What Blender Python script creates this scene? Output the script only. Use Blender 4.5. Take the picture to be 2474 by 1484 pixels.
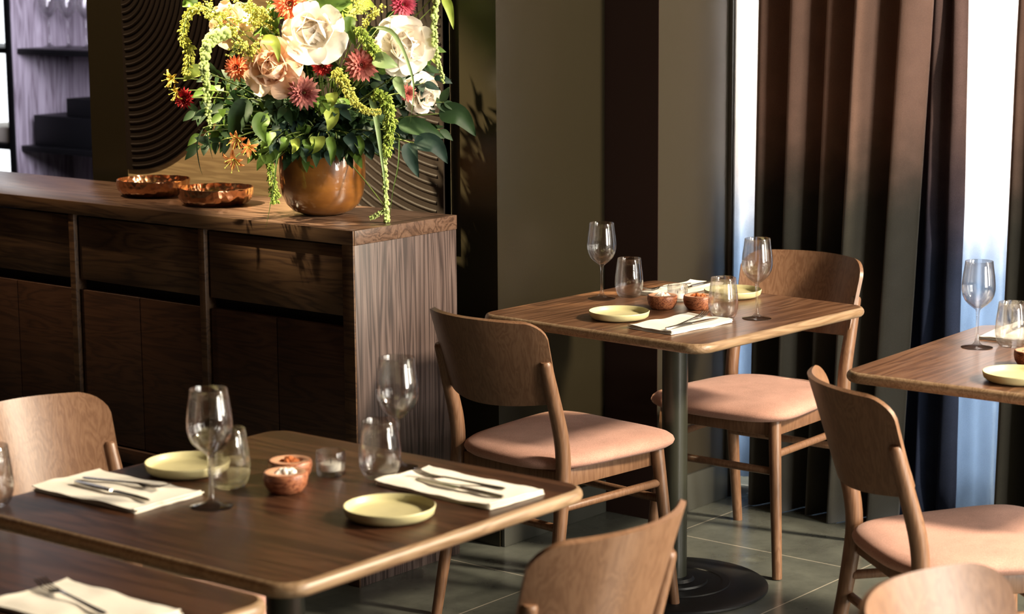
import bpy, bmesh, math, random
from mathutils import Vector, Matrix, noise
random.seed(7)
for o in list(bpy.data.objects): bpy.data.objects.remove(o)
sc = bpy.context.scene
COL = sc.collection
PI = math.pi

# ------------------------------------------------------------------ camera
FPX, PITCH, ROLL, YAW, CAMH = 5206.93, math.radians(9.646), math.radians(-.3967), math.radians(39.044), 1.70
FW = Vector((math.cos(YAW)*math.cos(PITCH), math.sin(YAW)*math.cos(PITCH), -math.sin(PITCH)))
_r = FW.cross(Vector((0, 0, 1))).normalized(); _u = _r.cross(FW)
RT = _r*math.cos(ROLL)+_u*math.sin(ROLL); UP = -_r*math.sin(ROLL)+_u*math.cos(ROLL)
CAM = Vector((0, 0, CAMH))
cam = bpy.data.cameras.new('camera'); camo = bpy.data.objects.new('camera', cam); COL.objects.link(camo)
camo.matrix_world = Matrix.Translation(CAM) @ Matrix((RT, UP, -FW)).transposed().to_4x4()
cam.sensor_width = 36; cam.lens = 36*FPX/2474; cam.clip_start = .1; cam.clip_end = 100
cam.dof.use_dof = True; cam.dof.focus_distance = 5.45; cam.dof.aperture_fstop = 5.2
sc.camera = camo
# ------------------------------------------------------------------ exposure
vs = sc.view_settings
vs.view_transform = 'Standard'; vs.look = 'None'; vs.gamma = 1; vs.use_curve_mapping = False; vs.exposure = 0.0
# ------------------------------------------------------------------ world (daylight outside the windows)
w = bpy.data.worlds.new('world'); sc.world = w; w.use_nodes = True
bg = w.node_tree.nodes['Background']; bg.inputs[0].default_value = (.92, .95, 1.0, 1); bg.inputs[1].default_value = 2.4


def area(name, loc, tgt, sx, sy, power, col):
    l = bpy.data.lights.new(name, 'AREA'); l.shape = 'RECTANGLE'; l.size = sx; l.size_y = sy; l.energy = power; l.color = col
    o = bpy.data.objects.new(name, l); COL.objects.link(o); o.location = loc
    o.rotation_euler = (Vector(tgt)-Vector(loc)).to_track_quat('-Z', 'Y').to_euler(); return o


def spot(name, loc, tgt, power, ang, col, blend=.5, size=.03):
    l = bpy.data.lights.new(name, 'SPOT'); l.energy = power; l.spot_size = math.radians(ang); l.spot_blend = blend; l.color = col; l.shadow_soft_size = size
    o = bpy.data.objects.new(name, l); COL.objects.link(o); o.location = loc
    o.rotation_euler = (Vector(tgt)-Vector(loc)).to_track_quat('-Z', 'Y').to_euler(); return o


# low sun through the tall side window right of the frame, its broad daylight, and the window behind the sheer curtain
area('window_sun', (5.50, -1.50, 3.55), (3.7, 2.7, .7), .48, .62, 790, (1, .84, .63))
area('window_daylight_near', (5.66, -1.45, 1.7), (4.0, 2.7, .8), .9, 2.2, 110, (1, .92, .78))
area('window_daylight_sheer', (5.95, 3.1, 1.6), (5.0, 3.1, 1.3), 1.3, 2.4, 110, (1, .98, .95))
area('window_daylight_front', (3.7, -2.15, 1.45), (3.3, 2.4, .7), 1.3, 2.0, 235, (1, .94, .82))
area('bar_fill', (5.9, 6.7, 1.75), (6.95, 8.5, .95), 1.0, 1.0, 75, (.90, .86, 1))  # added fill to light the bar shelves evenly, not a hanging lamp
area('warm_fill', (1.6, 4.2, 3.9), (3.6, 4.4, .6), 1.6, 1.6, 4, (1, .42, .22))  # added warm fill for the sideboard front, no real ceiling source
# added fill spot for the dim column, then the ceiling spotlight on the flowers
spot('column_fill_spot', (3.55, 5.75, 4.0), (4.58, 5.15, 1.25), 700, 34, (1, .74, .46), .9)
spot('ceiling_spotlight', (3.05, 5.30, 3.35), (4.27, 4.28, 1.40), 2900, 20, (1, .82, .52), .6)

# ------------------------------------------------------------------ materials


def mat(name):
    m = bpy.data.materials.new(name); m.use_nodes = True
    nt = m.node_tree; b = nt.nodes['Principled BSDF']; return m, nt, b


def simple(name, col, rough=.6, metal=0, spec=.5, bump=0, bscale=200, coat=0, var=.0, vscale=8):
    m, nt, b = mat(name)
    b.inputs['Base Color'].default_value = (*col, 1); b.inputs['Roughness'].default_value = rough
    b.inputs['Metallic'].default_value = metal; b.inputs['Specular IOR Level'].default_value = spec
    b.inputs['Coat Weight'].default_value = coat
    tc = nt.nodes.new('ShaderNodeTexCoord')
    if bump:
        n = nt.nodes.new('ShaderNodeTexNoise'); n.inputs['Scale'].default_value = bscale; n.inputs['Detail'].default_value = 3
        bp = nt.nodes.new('ShaderNodeBump'); bp.inputs['Strength'].default_value = bump; bp.inputs['Distance'].default_value = .002
        nt.links.new(tc.outputs['Object'], n.inputs['Vector']); nt.links.new(n.outputs['Fac'], bp.inputs['Height']); nt.links.new(bp.outputs['Normal'], b.inputs['Normal'])
    if var:
        n = nt.nodes.new('ShaderNodeTexNoise'); n.inputs['Scale'].default_value = vscale; n.inputs['Detail'].default_value = 4
        r = nt.nodes.new('ShaderNodeValToRGB'); r.color_ramp.elements[0].position = .3; r.color_ramp.elements[1].position = .7
        r.color_ramp.elements[0].color = (*[c*(1-var) for c in col], 1); r.color_ramp.elements[1].color = (*[min(1, c*(1+var)) for c in col], 1)
        nt.links.new(tc.outputs['Object'], n.inputs['Vector']); nt.links.new(n.outputs['Fac'], r.inputs['Fac']); nt.links.new(r.outputs['Color'], b.inputs['Base Color'])
    return m


def wood(name, dark, mid, light, axis='X', scale=1.0, rough=.45, st=1.0, fq=16, coat=.0):
    """plain-sawn grain running along `axis` in object space"""
    m, nt, b = mat(name); N = nt.nodes; L = nt.links
    tc = N.new('ShaderNodeTexCoord'); mp = N.new('ShaderNodeMapping'); L.new(tc.outputs['Object'], mp.inputs['Vector'])
    s = {'X': (.9*st, 9, 9), 'Y': (9, .9*st, 9), 'Z': (9, 9, .9*st)}[axis]
    mp.inputs['Scale'].default_value = [k*scale for k in s]
    n1 = N.new('ShaderNodeTexNoise'); n1.inputs['Scale'].default_value = 1.6; n1.inputs['Detail'].default_value = 3; n1.inputs['Distortion'].default_value = .6
    L.new(mp.outputs['Vector'], n1.inputs['Vector'])
    mu = N.new('ShaderNodeMath'); mu.operation = 'MULTIPLY'; mu.inputs[1].default_value = fq; L.new(n1.outputs['Fac'], mu.inputs[0])
    fr = N.new('ShaderNodeMath'); fr.operation = 'PINGPONG'; fr.inputs[1].default_value = 1; L.new(mu.outputs[0], fr.inputs[0])
    # fine pores
    mp2 = N.new('ShaderNodeMapping'); L.new(tc.outputs['Object'], mp2.inputs['Vector'])
    s2 = {'X': (6, 260, 260), 'Y': (260, 6, 260), 'Z': (260, 260, 6)}[axis]; mp2.inputs['Scale'].default_value = s2
    n2 = N.new('ShaderNodeTexNoise'); n2.inputs['Scale'].default_value = 1; n2.inputs['Detail'].default_value = 2; L.new(mp2.outputs['Vector'], n2.inputs['Vector'])
    mx = N.new('ShaderNodeMix'); mx.data_type = 'FLOAT'; mx.inputs[0].default_value = .5; L.new(fr.outputs[0], mx.inputs[2]); L.new(n2.outputs['Fac'], mx.inputs[3])
    r = N.new('ShaderNodeValToRGB'); e = r.color_ramp.elements
    e[0].position = .28; e[0].color = (*dark, 1); e[1].position = .8; e[1].color = (*light, 1)
    k = e.new(.5); k.color = (*mid, 1)
    L.new(mx.outputs[0], r.inputs['Fac']); L.new(r.outputs['Color'], b.inputs['Base Color'])
    b.inputs['Roughness'].default_value = rough; b.inputs['Coat Weight'].default_value = coat; b.inputs['Coat Roughness'].default_value = .25
    bp = N.new('ShaderNodeBump'); bp.inputs['Strength'].default_value = .25; bp.inputs['Distance'].default_value = .0008
    L.new(n2.outputs['Fac'], bp.inputs['Height']); L.new(bp.outputs['Normal'], b.inputs['Normal'])
    return m


def cloth(name, col, scale=900, rough=.95, sheen=.3, var=.12, trans=0.0, ombre=None, see=0.0):
    m, nt, b = mat(name); N = nt.nodes; L = nt.links
    tc = N.new('ShaderNodeTexCoord')
    n = N.new('ShaderNodeTexNoise'); n.inputs['Scale'].default_value = scale; n.inputs['Detail'].default_value = 2
    L.new(tc.outputs['Object'], n.inputs['Vector'])
    n3 = N.new('ShaderNodeTexNoise'); n3.inputs['Scale'].default_value = 14; n3.inputs['Detail'].default_value = 5; L.new(tc.outputs['Object'], n3.inputs['Vector'])
    r = N.new('ShaderNodeValToRGB'); r.color_ramp.elements[0].position = .3; r.color_ramp.elements[1].position = .7
    r.color_ramp.elements[0].color = (1-2*var,)*3+(1,); r.color_ramp.elements[1].color = (1, 1, 1, 1)
    mixn = N.new('ShaderNodeMix'); mixn.data_type = 'FLOAT'; mixn.inputs[0].default_value = .4; L.new(n.outputs['Fac'], mixn.inputs[2]); L.new(n3.outputs['Fac'], mixn.inputs[3])
    L.new(mixn.outputs[0], r.inputs['Fac'])
    mm = N.new('ShaderNodeMix'); mm.data_type = 'RGBA'; mm.blend_type = 'MULTIPLY'; mm.inputs[0].default_value = 1
    L.new(r.outputs['Color'], mm.inputs[7])
    if ombre:   # second colour below z0..z1
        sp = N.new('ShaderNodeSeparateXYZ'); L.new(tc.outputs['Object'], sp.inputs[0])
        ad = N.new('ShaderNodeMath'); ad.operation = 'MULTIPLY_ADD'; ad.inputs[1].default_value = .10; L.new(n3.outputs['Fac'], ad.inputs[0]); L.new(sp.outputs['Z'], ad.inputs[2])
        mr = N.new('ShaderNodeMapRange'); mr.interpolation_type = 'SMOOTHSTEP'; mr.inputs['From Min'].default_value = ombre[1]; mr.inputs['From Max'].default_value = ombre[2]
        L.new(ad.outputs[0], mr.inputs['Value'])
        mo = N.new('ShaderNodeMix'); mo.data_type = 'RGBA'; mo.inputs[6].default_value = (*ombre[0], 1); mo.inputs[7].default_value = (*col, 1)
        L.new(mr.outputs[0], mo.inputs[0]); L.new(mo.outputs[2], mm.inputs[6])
    else: mm.inputs[6].default_value = (*col, 1)
    L.new(mm.outputs[2], b.inputs['Base Color'])
    b.inputs['Roughness'].default_value = rough; b.inputs['Sheen Weight'].default_value = sheen; b.inputs['Specular IOR Level'].default_value = .15
    bp = N.new('ShaderNodeBump'); bp.inputs['Strength'].default_value = .35; bp.inputs['Distance'].default_value = .0008
    L.new(n.outputs['Fac'], bp.inputs['Height']); L.new(bp.outputs['Normal'], b.inputs['Normal'])
    if trans:
        out = N['Material Output']; tl = N.new('ShaderNodeBsdfTranslucent'); L.new(mm.outputs[2], tl.inputs['Color'])
        ms = N.new('ShaderNodeMixShader'); ms.inputs[0].default_value = trans; L.new(b.outputs[0], ms.inputs[1]); L.new(tl.outputs[0], ms.inputs[2])
        last = ms
        if see:
            tp = N.new('ShaderNodeBsdfTransparent'); m2 = N.new('ShaderNodeMixShader'); m2.inputs[0].default_value = see
            L.new(mm.outputs[2], tp.inputs['Color'])
            L.new(ms.outputs[0], m2.inputs[1]); L.new(tp.outputs[0], m2.inputs[2]); last = m2
        L.new(last.outputs[0], out.inputs['Surface'])
    return m


def glassmat(name, col=(1, 1, 1), ior=1.5, rough=0):
    m, nt, b = mat(name)
    b.inputs['Base Color'].default_value = (*col, 1); b.inputs['Transmission Weight'].default_value = 1; b.inputs['Roughness'].default_value = rough; b.inputs['IOR'].default_value = ior
    N = nt.nodes; L = nt.links
    tp = N.new('ShaderNodeBsdfTransparent'); gl = N.new('ShaderNodeBsdfGlossy'); gl.inputs['Roughness'].default_value = .0
    lw = N.new('ShaderNodeLayerWeight'); lw.inputs['Blend'].default_value = .5
    pw = N.new('ShaderNodeMath'); pw.operation = 'POWER'; pw.inputs[1].default_value = 3.2; L.new(lw.outputs['Facing'], pw.inputs[0])
    ma = N.new('ShaderNodeMath'); ma.operation = 'MULTIPLY_ADD'; ma.inputs[1].default_value = .7; ma.inputs[2].default_value = .065; L.new(pw.outputs[0], ma.inputs[0])
    thin = N.new('ShaderNodeMixShader'); L.new(ma.outputs[0], thin.inputs[0]); L.new(tp.outputs[0], thin.inputs[1]); L.new(gl.outputs[0], thin.inputs[2])
    ms = N.new('ShaderNodeMixShader'); ms.inputs[0].default_value = .24
    L.new(thin.outputs[0], ms.inputs[1]); L.new(b.outputs[0], ms.inputs[2]); L.new(ms.outputs[0], N['Material Output'].inputs['Surface'])
    return m


M = {}
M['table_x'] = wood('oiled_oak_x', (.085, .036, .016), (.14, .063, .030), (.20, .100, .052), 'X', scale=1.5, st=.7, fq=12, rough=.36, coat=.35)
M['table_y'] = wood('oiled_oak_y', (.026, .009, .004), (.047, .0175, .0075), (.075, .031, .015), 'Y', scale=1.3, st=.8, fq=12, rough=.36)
M['chair'] = wood('chair_ash', (.150, .074, .038), (.182, .094, .050), (.21, .113, .062), 'Z', scale=2.2, rough=.40)
M['edge'] = wood('table_edge', (.19, .115, .06), (.25, .16, .09), (.30, .20, .115), 'X', scale=2, rough=.42)
M['panel_front'] = wood('sideboard_walnut_front', (.045, .020, .009), (.085, .042, .018), (.105, .054, .024), 'Y', rough=.5)
M['panel_door'] = wood('sideboard_walnut_door', (.035, .014, .007), (.055, .022, .010), (.065, .028, .013), 'Y', scale=1.3, rough=.5)
M['panel_side'] = wood('sideboard_walnut_side', (.026, .016, .014), (.070, .046, .040), (.115, .082, .072), 'Z', rough=.45, scale=.9, st=.45, fq=26)
M['sideboard_top'] = wood('sideboard_walnut_top', (.05, .027, .017), (.095, .053, .034), (.13, .078, .052), 'Y', rough=.33)
M['seat'] = cloth('seat_wool', (.60, .335, .26), scale=420, var=.2, sheen=.08)
M['wall'] = simple('wall_olive_paint', (.017, .0135, .007), .27, bump=.04, bscale=60, spec=.5)
M['wall2'] = simple('wall_grey_paint', (.034, .028, .019), .30, bump=.04, bscale=60, spec=.5)
M['walldark'] = simple('wall_brown_paint', (.028, .013, .009), .8, spec=.2)
M['base'] = simple('baseboard_dark', (.05, .05, .042), .35)
M['ceil'] = simple('ceiling_paint', (.05, .045, .035), .9)
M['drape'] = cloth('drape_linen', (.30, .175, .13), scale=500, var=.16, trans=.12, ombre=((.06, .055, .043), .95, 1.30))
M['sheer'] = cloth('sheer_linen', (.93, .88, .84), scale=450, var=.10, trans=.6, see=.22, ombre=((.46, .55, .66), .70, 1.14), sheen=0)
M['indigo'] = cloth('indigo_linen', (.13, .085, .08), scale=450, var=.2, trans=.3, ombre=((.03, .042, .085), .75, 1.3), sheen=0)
M['napkin'] = cloth('napkin_linen', (.80, .74, .62), scale=900, var=.06)
M['plate'] = simple('plate_stoneware', (.55, .50, .27), .42, bump=.08, bscale=300, var=.06, vscale=30)
M['metal'] = simple('brushed_steel', (.62, .58, .52), .22, 1)
M['pole'] = simple('pole_powder_coat', (.030, .031, .022), .30, bump=.05)
M['iron'] = simple('black_cast_base', (.008, .008, .008), .42, bump=.15, bscale=400, spec=.3)
M['glass'] = glassmat('clear_glass')
M['saltwood'] = wood('olive_wood', (.13, .035, .015), (.30, .10, .045), (.45, .19, .09), 'X', scale=4, rough=.4)
M['saltwood_top'] = simple('olive_wood_rim', (.62, .33, .20), .5, var=.1)
M['salt'] = simple('flaky_salt', (.9, .87, .8), .6, bump=.8, bscale=300)
M['spice'] = simple('red_spice', (.38, .10, .02), .8, bump=.8, bscale=400)
M['wax'] = simple('candle_wax', (.85, .82, .72), .5)
M['copper'] = None
M['gold'] = wood('gilded_log', (.42, .30, .15), (.60, .45, .23), (.70, .54, .30), 'Y', scale=2, rough=.6, fq=4)
M['black'] = simple('blackened_wood', (.016, .011, .008), .62, spec=.12, bump=.3, bscale=120)
M['blackbox'] = simple('black_lacquer', (.004, .004, .005), .5, spec=.2)
M['window_frame'] = simple('window_frame_paint', (.10, .10, .10), .5)
M['barwood'] = wood('bar_shelf_wood', (.16, .13, .16), (.32, .28, .33), (.42, .38, .44), 'Z', scale=1.5, st=.5, rough=.5)
M['basket'] = simple('woven_basket', (.30, .19, .08), .8, bump=1, bscale=90, var=.3, vscale=60)


def copper():
    m, nt, b = mat('hammered_copper'); N = nt.nodes; L = nt.links
    b.inputs['Base Color'].default_value = (.66, .35, .20, 1); b.inputs['Metallic'].default_value = 1; b.inputs['Roughness'].default_value = .22
    tc = N.new('ShaderNodeTexCoord'); v = N.new('ShaderNodeTexVoronoi'); v.inputs['Scale'].default_value = 58
    L.new(tc.outputs['Object'], v.inputs['Vector'])
    bp = N.new('ShaderNodeBump'); bp.inputs['Strength'].default_value = .55; bp.inputs['Distance'].default_value = .005
    L.new(v.outputs['Distance'], bp.inputs['Height']); L.new(bp.outputs['Normal'], b.inputs['Normal']); return m


M['copper'] = copper()


def glaze():
    m, nt, b = mat('amber_glaze'); N = nt.nodes; L = nt.links
    tc = N.new('ShaderNodeTexCoord'); n = N.new('ShaderNodeTexNoise'); n.inputs['Scale'].default_value = 9; n.inputs['Detail'].default_value = 5
    mp = N.new('ShaderNodeMapping'); mp.inputs['Scale'].default_value = (1, 1, 2.5); L.new(tc.outputs['Object'], mp.inputs['Vector']); L.new(mp.outputs['Vector'], n.inputs['Vector'])
    r = N.new('ShaderNodeValToRGB'); r.color_ramp.elements[0].position = .3; r.color_ramp.elements[0].color = (.14, .048, .009, 1)
    r.color_ramp.elements[1].position = .7; r.color_ramp.elements[1].color = (.27, .105, .018, 1)
    L.new(n.outputs['Fac'], r.inputs['Fac']); L.new(r.outputs['Color'], b.inputs['Base Color'])
    b.inputs['Roughness'].default_value = .28; b.inputs['Coat Weight'].default_value = 1; b.inputs['Coat Roughness'].default_value = .04
    n2 = N.new('ShaderNodeTexNoise'); n2.inputs['Scale'].default_value = 40; L.new(tc.outputs['Object'], n2.inputs['Vector'])
    bp = N.new('ShaderNodeBump'); bp.inputs['Strength'].default_value = .15; bp.inputs['Distance'].default_value = .003
    L.new(n2.outputs['Fac'], bp.inputs['Height']); L.new(bp.outputs['Normal'], b.inputs['Normal']); L.new(bp.outputs['Normal'], b.inputs['Coat Normal']); return m


M['glaze'] = glaze()


def floormat():
    m, nt, b = mat('slate_floor_tile'); N = nt.nodes; L = nt.links
    tc = N.new('ShaderNodeTexCoord'); mp = N.new('ShaderNodeMapping'); mp.inputs['Location'].default_value = (-.20, .205, 0)
    L.new(tc.outputs['Object'], mp.inputs['Vector'])
    br = N.new('ShaderNodeTexBrick'); br.offset = .5; br.inputs['Scale'].default_value = 1; br.inputs['Brick Width'].default_value = 1.2; br.inputs['Row Height'].default_value = .61
    br.inputs['Mortar Size'].default_value = .0022; br.inputs['Mortar Smooth'].default_value = .1; br.inputs['Bias'].default_value = 0
    br.inputs['Color1'].default_value = (.118, .124, .105, 1); br.inputs['Color2'].default_value = (.115, .12, .105, 1); br.inputs['Mortar'].default_value = (.42, .38, .31, 1)
    L.new(mp.outputs['Vector'], br.inputs['Vector'])
    n = N.new('ShaderNodeTexNoise'); n.inputs['Scale'].default_value = 6; n.inputs['Detail'].default_value = 8; n.inputs['Roughness'].default_value = .65; L.new(tc.outputs['Object'], n.inputs['Vector'])
    r = N.new('ShaderNodeValToRGB'); r.color_ramp.elements[0].position = .3; r.color_ramp.elements[0].color = (.65, .65, .65, 1); r.color_ramp.elements[1].position = .72; r.color_ramp.elements[1].color = (1.25, 1.25, 1.2, 1)
    L.new(n.outputs['Fac'], r.inputs['Fac'])
    mx = N.new('ShaderNodeMix'); mx.data_type = 'RGBA'; mx.blend_type = 'MULTIPLY'; mx.inputs[0].default_value = 1; L.new(br.outputs['Color'], mx.inputs[6]); L.new(r.outputs['Color'], mx.inputs[7])
    L.new(mx.outputs[2], b.inputs['Base Color'])
    mr = N.new('ShaderNodeMapRange'); mr.inputs['To Min'].default_value = .12; mr.inputs['To Max'].default_value = .34; L.new(n.outputs['Fac'], mr.inputs['Value']); L.new(mr.outputs[0], b.inputs['Roughness'])
    bp = N.new('ShaderNodeBump'); bp.inputs['Strength'].default_value = .12; bp.inputs['Distance'].default_value = .002
    L.new(n.outputs['Fac'], bp.inputs['Height']); L.new(bp.outputs['Normal'], b.inputs['Normal'])
    return m


M['floor'] = floormat()


def plantmat(name, c1, c2, rough=.5, trans=.25, scale=12):
    m, nt, b = mat(name); N = nt.nodes; L = nt.links
    tc = N.new('ShaderNodeTexCoord'); n = N.new('ShaderNodeTexNoise'); n.inputs['Scale'].default_value = scale; n.inputs['Detail'].default_value = 4
    L.new(tc.outputs['Object'], n.inputs['Vector'])
    r = N.new('ShaderNodeValToRGB'); r.color_ramp.elements[0].position = .35; r.color_ramp.elements[0].color = (*c1, 1); r.color_ramp.elements[1].position = .65; r.color_ramp.elements[1].color = (*c2, 1)
    L.new(n.outputs['Fac'], r.inputs['Fac']); L.new(r.outputs['Color'], b.inputs['Base Color']); b.inputs['Roughness'].default_value = rough; b.inputs['Specular IOR Level'].default_value = .35
    if trans:
        out = N['Material Output']; tl = N.new('ShaderNodeBsdfTranslucent'); L.new(r.outputs['Color'], tl.inputs['Color'])
        ms = N.new('ShaderNodeMixShader'); ms.inputs[0].default_value = trans; L.new(b.outputs[0], ms.inputs[1]); L.new(tl.outputs[0], ms.inputs[2]); L.new(ms.outputs[0], out.inputs['Surface'])
    return m


P = dict(
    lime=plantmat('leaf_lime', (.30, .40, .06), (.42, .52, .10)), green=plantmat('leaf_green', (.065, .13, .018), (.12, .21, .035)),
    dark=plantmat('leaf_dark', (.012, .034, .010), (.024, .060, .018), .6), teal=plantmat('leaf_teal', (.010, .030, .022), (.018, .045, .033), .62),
    stem=plantmat('stem_green', (.12, .17, .04), (.18, .24, .06), trans=0), pale=plantmat('blade_pale', (.22, .33, .13), (.32, .44, .2), .4),
    white=plantmat('petal_white', (.90, .82, .71), (.94, .90, .82), .6, .3), peach=plantmat('petal_peach', (.80, .52, .36), (.86, .68, .52), .6, .3),
    cream=plantmat('petal_cream', (.78, .60, .42), (.82, .70, .52), .6, .3),
    coral=plantmat('petal_coral', (.72, .17, .08), (.80, .30, .15), .6, .2, 30), pink=plantmat('petal_pink', (.50, .12, .11), (.66, .25, .20), .6, .2, 30),
    mauve=plantmat('petal_mauve', (.46, .13, .13), (.62, .27, .22), .6, .2, 30), magenta=plantmat('petal_magenta', (.52, .06, .12), (.66, .15, .20), .6, .2, 30),
    red=plantmat('petal_red', (.30, .008, .012), (.42, .02, .02), .5, .15), orange=plantmat('petal_orange', (.72, .20, .04), (.82, .38, .14), .55, .2, 40),
    yellow=plantmat('petal_yellow_tip', (.65, .42, .06), (.75, .5, .1), .55, .2),
    bob=plantmat('amaranth_pale', (.42, .55, .16), (.58, .70, .28), .7, .1, 60), olive=plantmat('amaranth_olive', (.38, .40, .05), (.52, .52, .10), .7, .1, 60),
    millet=plantmat('millet_green', (.25, .36, .05), (.42, .52, .10), .7, .1, 60), gold=plantmat('solidago_bud', (.50, .50, .08), (.68, .66, .16), .7, .1, 60))

# ------------------------------------------------------------------ helpers


def obj(name, vs_, fs, m, parent=None, smooth=True, sharp=40, loc=None, mats=None, midx=None):
    me = bpy.data.meshes.new(name); me.from_pydata([tuple(v) for v in vs_], [], fs); me.update()
    bm = bmesh.new(); bm.from_mesh(me); bmesh.ops.recalc_face_normals(bm, faces=bm.faces); bm.to_mesh(me); bm.free()
    if mats:
        for q in mats: me.materials.append(q)
        for p, i in zip(me.polygons, midx): p.material_index = i
    else: me.materials.append(m)
    if smooth:
        me.polygons.foreach_set('use_smooth', [True]*len(me.polygons))
        if sharp and sharp < 180: me.set_sharp_from_angle(angle=math.radians(sharp))
    o = bpy.data.objects.new(name, me); COL.objects.link(o)
    if parent: o.parent = parent
    if loc: o.location = loc
    return o


def thing(name, label, cat, loc=(0, 0, 0), rz=0, group=None):
    o = bpy.data.objects.new(name, None); COL.objects.link(o); o.location = loc; o.rotation_euler = (0, 0, rz); o.empty_display_size = .05
    return tag(o, label, cat, group)


def tag(o, label, cat, group=None):
    o['label'] = label; o['category'] = cat
    if group: o['group'] = group
    return o


def struct(o): o['kind'] = 'structure'; return o


def copy_tree(o, label=None, loc=None, rz=None, parent=None):
    c = o.copy(); COL.objects.link(c)
    if parent: c.parent = parent
    if label: c['label'] = label
    if loc is not None: c.location = loc
    if rz is not None: c.rotation_euler = (0, 0, rz)
    for ch in list(o.children): copy_tree(ch, parent=c)
    return c


class MB:
    def __init__(s): s.v = []; s.f = []; s.m = []; s.cur = 0
    def add(s, vs_, fs):
        n = len(s.v); s.v += [Vector(a) for a in vs_]; s.f += [[i+n for i in f] for f in fs]; s.m += [s.cur]*len(fs)
    def box(s, x0, x1, y0, y1, z0, z1, b=0):
        bm = bmesh.new(); bmesh.ops.create_cube(bm, size=1)
        for v in bm.verts: v.co = Vector(((x0+x1)/2+v.co.x*(x1-x0), (y0+y1)/2+v.co.y*(y1-y0), (z0+z1)/2+v.co.z*(z1-z0)))
        if b: bmesh.ops.bevel(bm, geom=bm.edges[:], offset=b, segments=2, affect='EDGES', profile=.5)
        bm.verts.index_update(); s.add([v.co.copy() for v in bm.verts], [[v.index for v in f.verts] for f in bm.faces]); bm.free()
    def tube(s, pts, rad, seg=12, cap=True):
        pts = [Vector(p) for p in pts]; n = len(pts)
        if not hasattr(rad, '__len__'): rad = [rad]*n
        vs_ = []; fs = []; prev = None
        for i, p in enumerate(pts):
            t = (pts[min(i+1, n-1)]-pts[max(i-1, 0)]).normalized()
            if prev is None: a = t.orthogonal().normalized()
            else: a = (prev-t*prev.dot(t)).normalized()
            prev = a; b = t.cross(a)
            for k in range(seg):
                q = 2*PI*k/seg; vs_.append(p+(a*math.cos(q)+b*math.sin(q))*rad[i])
        for i in range(n-1):
            for k in range(seg):
                k2 = (k+1) % seg; fs.append([i*seg+k, i*seg+k2, (i+1)*seg+k2, (i+1)*seg+k])
        if cap: fs.append(list(range(seg))[::-1]); fs.append([(n-1)*seg+k for k in range(seg)])
        s.add(vs_, fs)
    def rod(s, a, b, r0, r1=None, seg=14, round_=.25):
        """straight round bar with softened ends"""
        a = Vector(a); b = Vector(b); r1 = r0 if r1 is None else r1; L = (b-a).length; d = (b-a)/L
        e = min(r0, r1)*.35
        s.tube([a, a+d*e*.3, a+d*e, b-d*e, b-d*e*.3, b], [r0*.7, r0*.92, r0, r1, r1*.92, r1*.7], seg)
    def loops(s, loops, capa=True, capb=True):
        n = len(loops[0]); vs_ = [p for l in loops for p in l]; fs = []
        for i in range(len(loops)-1):
            for k in range(n):
                k2 = (k+1) % n; fs.append([i*n+k, i*n+k2, (i+1)*n+k2, (i+1)*n+k])
        if capa: fs.append(list(range(n))[::-1])
        if capb: fs.append([(len(loops)-1)*n+k for k in range(n)])
        s.add(vs_, fs)
    def lathe(s, prof, seg=40, c=(0, 0), closed=False, cap=True):
        L = []
        for r, z in prof: L.append([Vector((c[0]+r*math.cos(2*PI*k/seg), c[1]+r*math.sin(2*PI*k/seg), z)) for k in range(seg)])
        if closed: L.append(L[0]); s.loops(L, False, False)
        else: s.loops(L, cap, cap)
    def grid(s, fn, nu, nv):
        vs_ = [fn(i/(nu-1), j/(nv-1)) for j in range(nv) for i in range(nu)]
        s.add(vs_, [[j*nu+i, j*nu+i+1, (j+1)*nu+i+1, (j+1)*nu+i] for j in range(nv-1) for i in range(nu-1)])
    def sheet(s, fn, nu, nv, th):
        """solid sheet: fn(u,v)->point; thickness th along the local normal"""
        pts = [[Vector(fn(i/(nu-1), j/(nv-1))) for i in range(nu)] for j in range(nv)]
        def nrm(i, j):
            a = pts[j][min(i+1, nu-1)]-pts[j][max(i-1, 0)]; b = pts[min(j+1, nv-1)][i]-pts[max(j-1, 0)][i]
            return a.cross(b).normalized()
        top = []; bot = []
        for j in range(nv):
            for i in range(nu):
                n = nrm(i, j)*th/2; top.append(pts[j][i]+n); bot.append(pts[j][i]-n)
        N = nu*nv; fs = []
        for j in range(nv-1):
            for i in range(nu-1):
                a, b, c, d = j*nu+i, j*nu+i+1, (j+1)*nu+i+1, (j+1)*nu+i
                fs.append([a, b, c, d]); fs.append([N+d, N+c, N+b, N+a])
        rim = [i for i in range(nu)]+[j*nu+nu-1 for j in range(1, nv)]+[(nv-1)*nu+i for i in range(nu-2, -1, -1)]+[j*nu for j in range(nv-2, 0, -1)]
        for k in range(len(rim)):
            a, b = rim[k], rim[(k+1) % len(rim)]; fs.append([b, a, N+a, N+b])
        s.add(top+bot, fs)
    def build(s, name, m, parent=None, **k): return obj(name, s.v, s.f, m, parent, **k)


def rrect(hx, hy, r, seg=8, cx=0, cy=0, z=0):
    pts = []
    for (sx, sy, a0) in ((1, 1, 0), (-1, 1, 90), (-1, -1, 180), (1, -1, 270)):
        for k in range(seg+1):
            a = math.radians(a0+90*k/seg); pts.append(Vector((cx+sx*(hx-r)+r*math.cos(a), cy+sy*(hy-r)+r*math.sin(a), z)))
    return pts


def ray(x, y): return FW+RT*((x-1237)/FPX)-UP*((y-742)/FPX)


def on_x(x, y, k):
    d = ray(x, y); return CAM+d*(k/d.x)


def on_z(x, y, k):
    d = ray(x, y); return CAM+d*((k-CAMH)/d.z)


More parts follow.
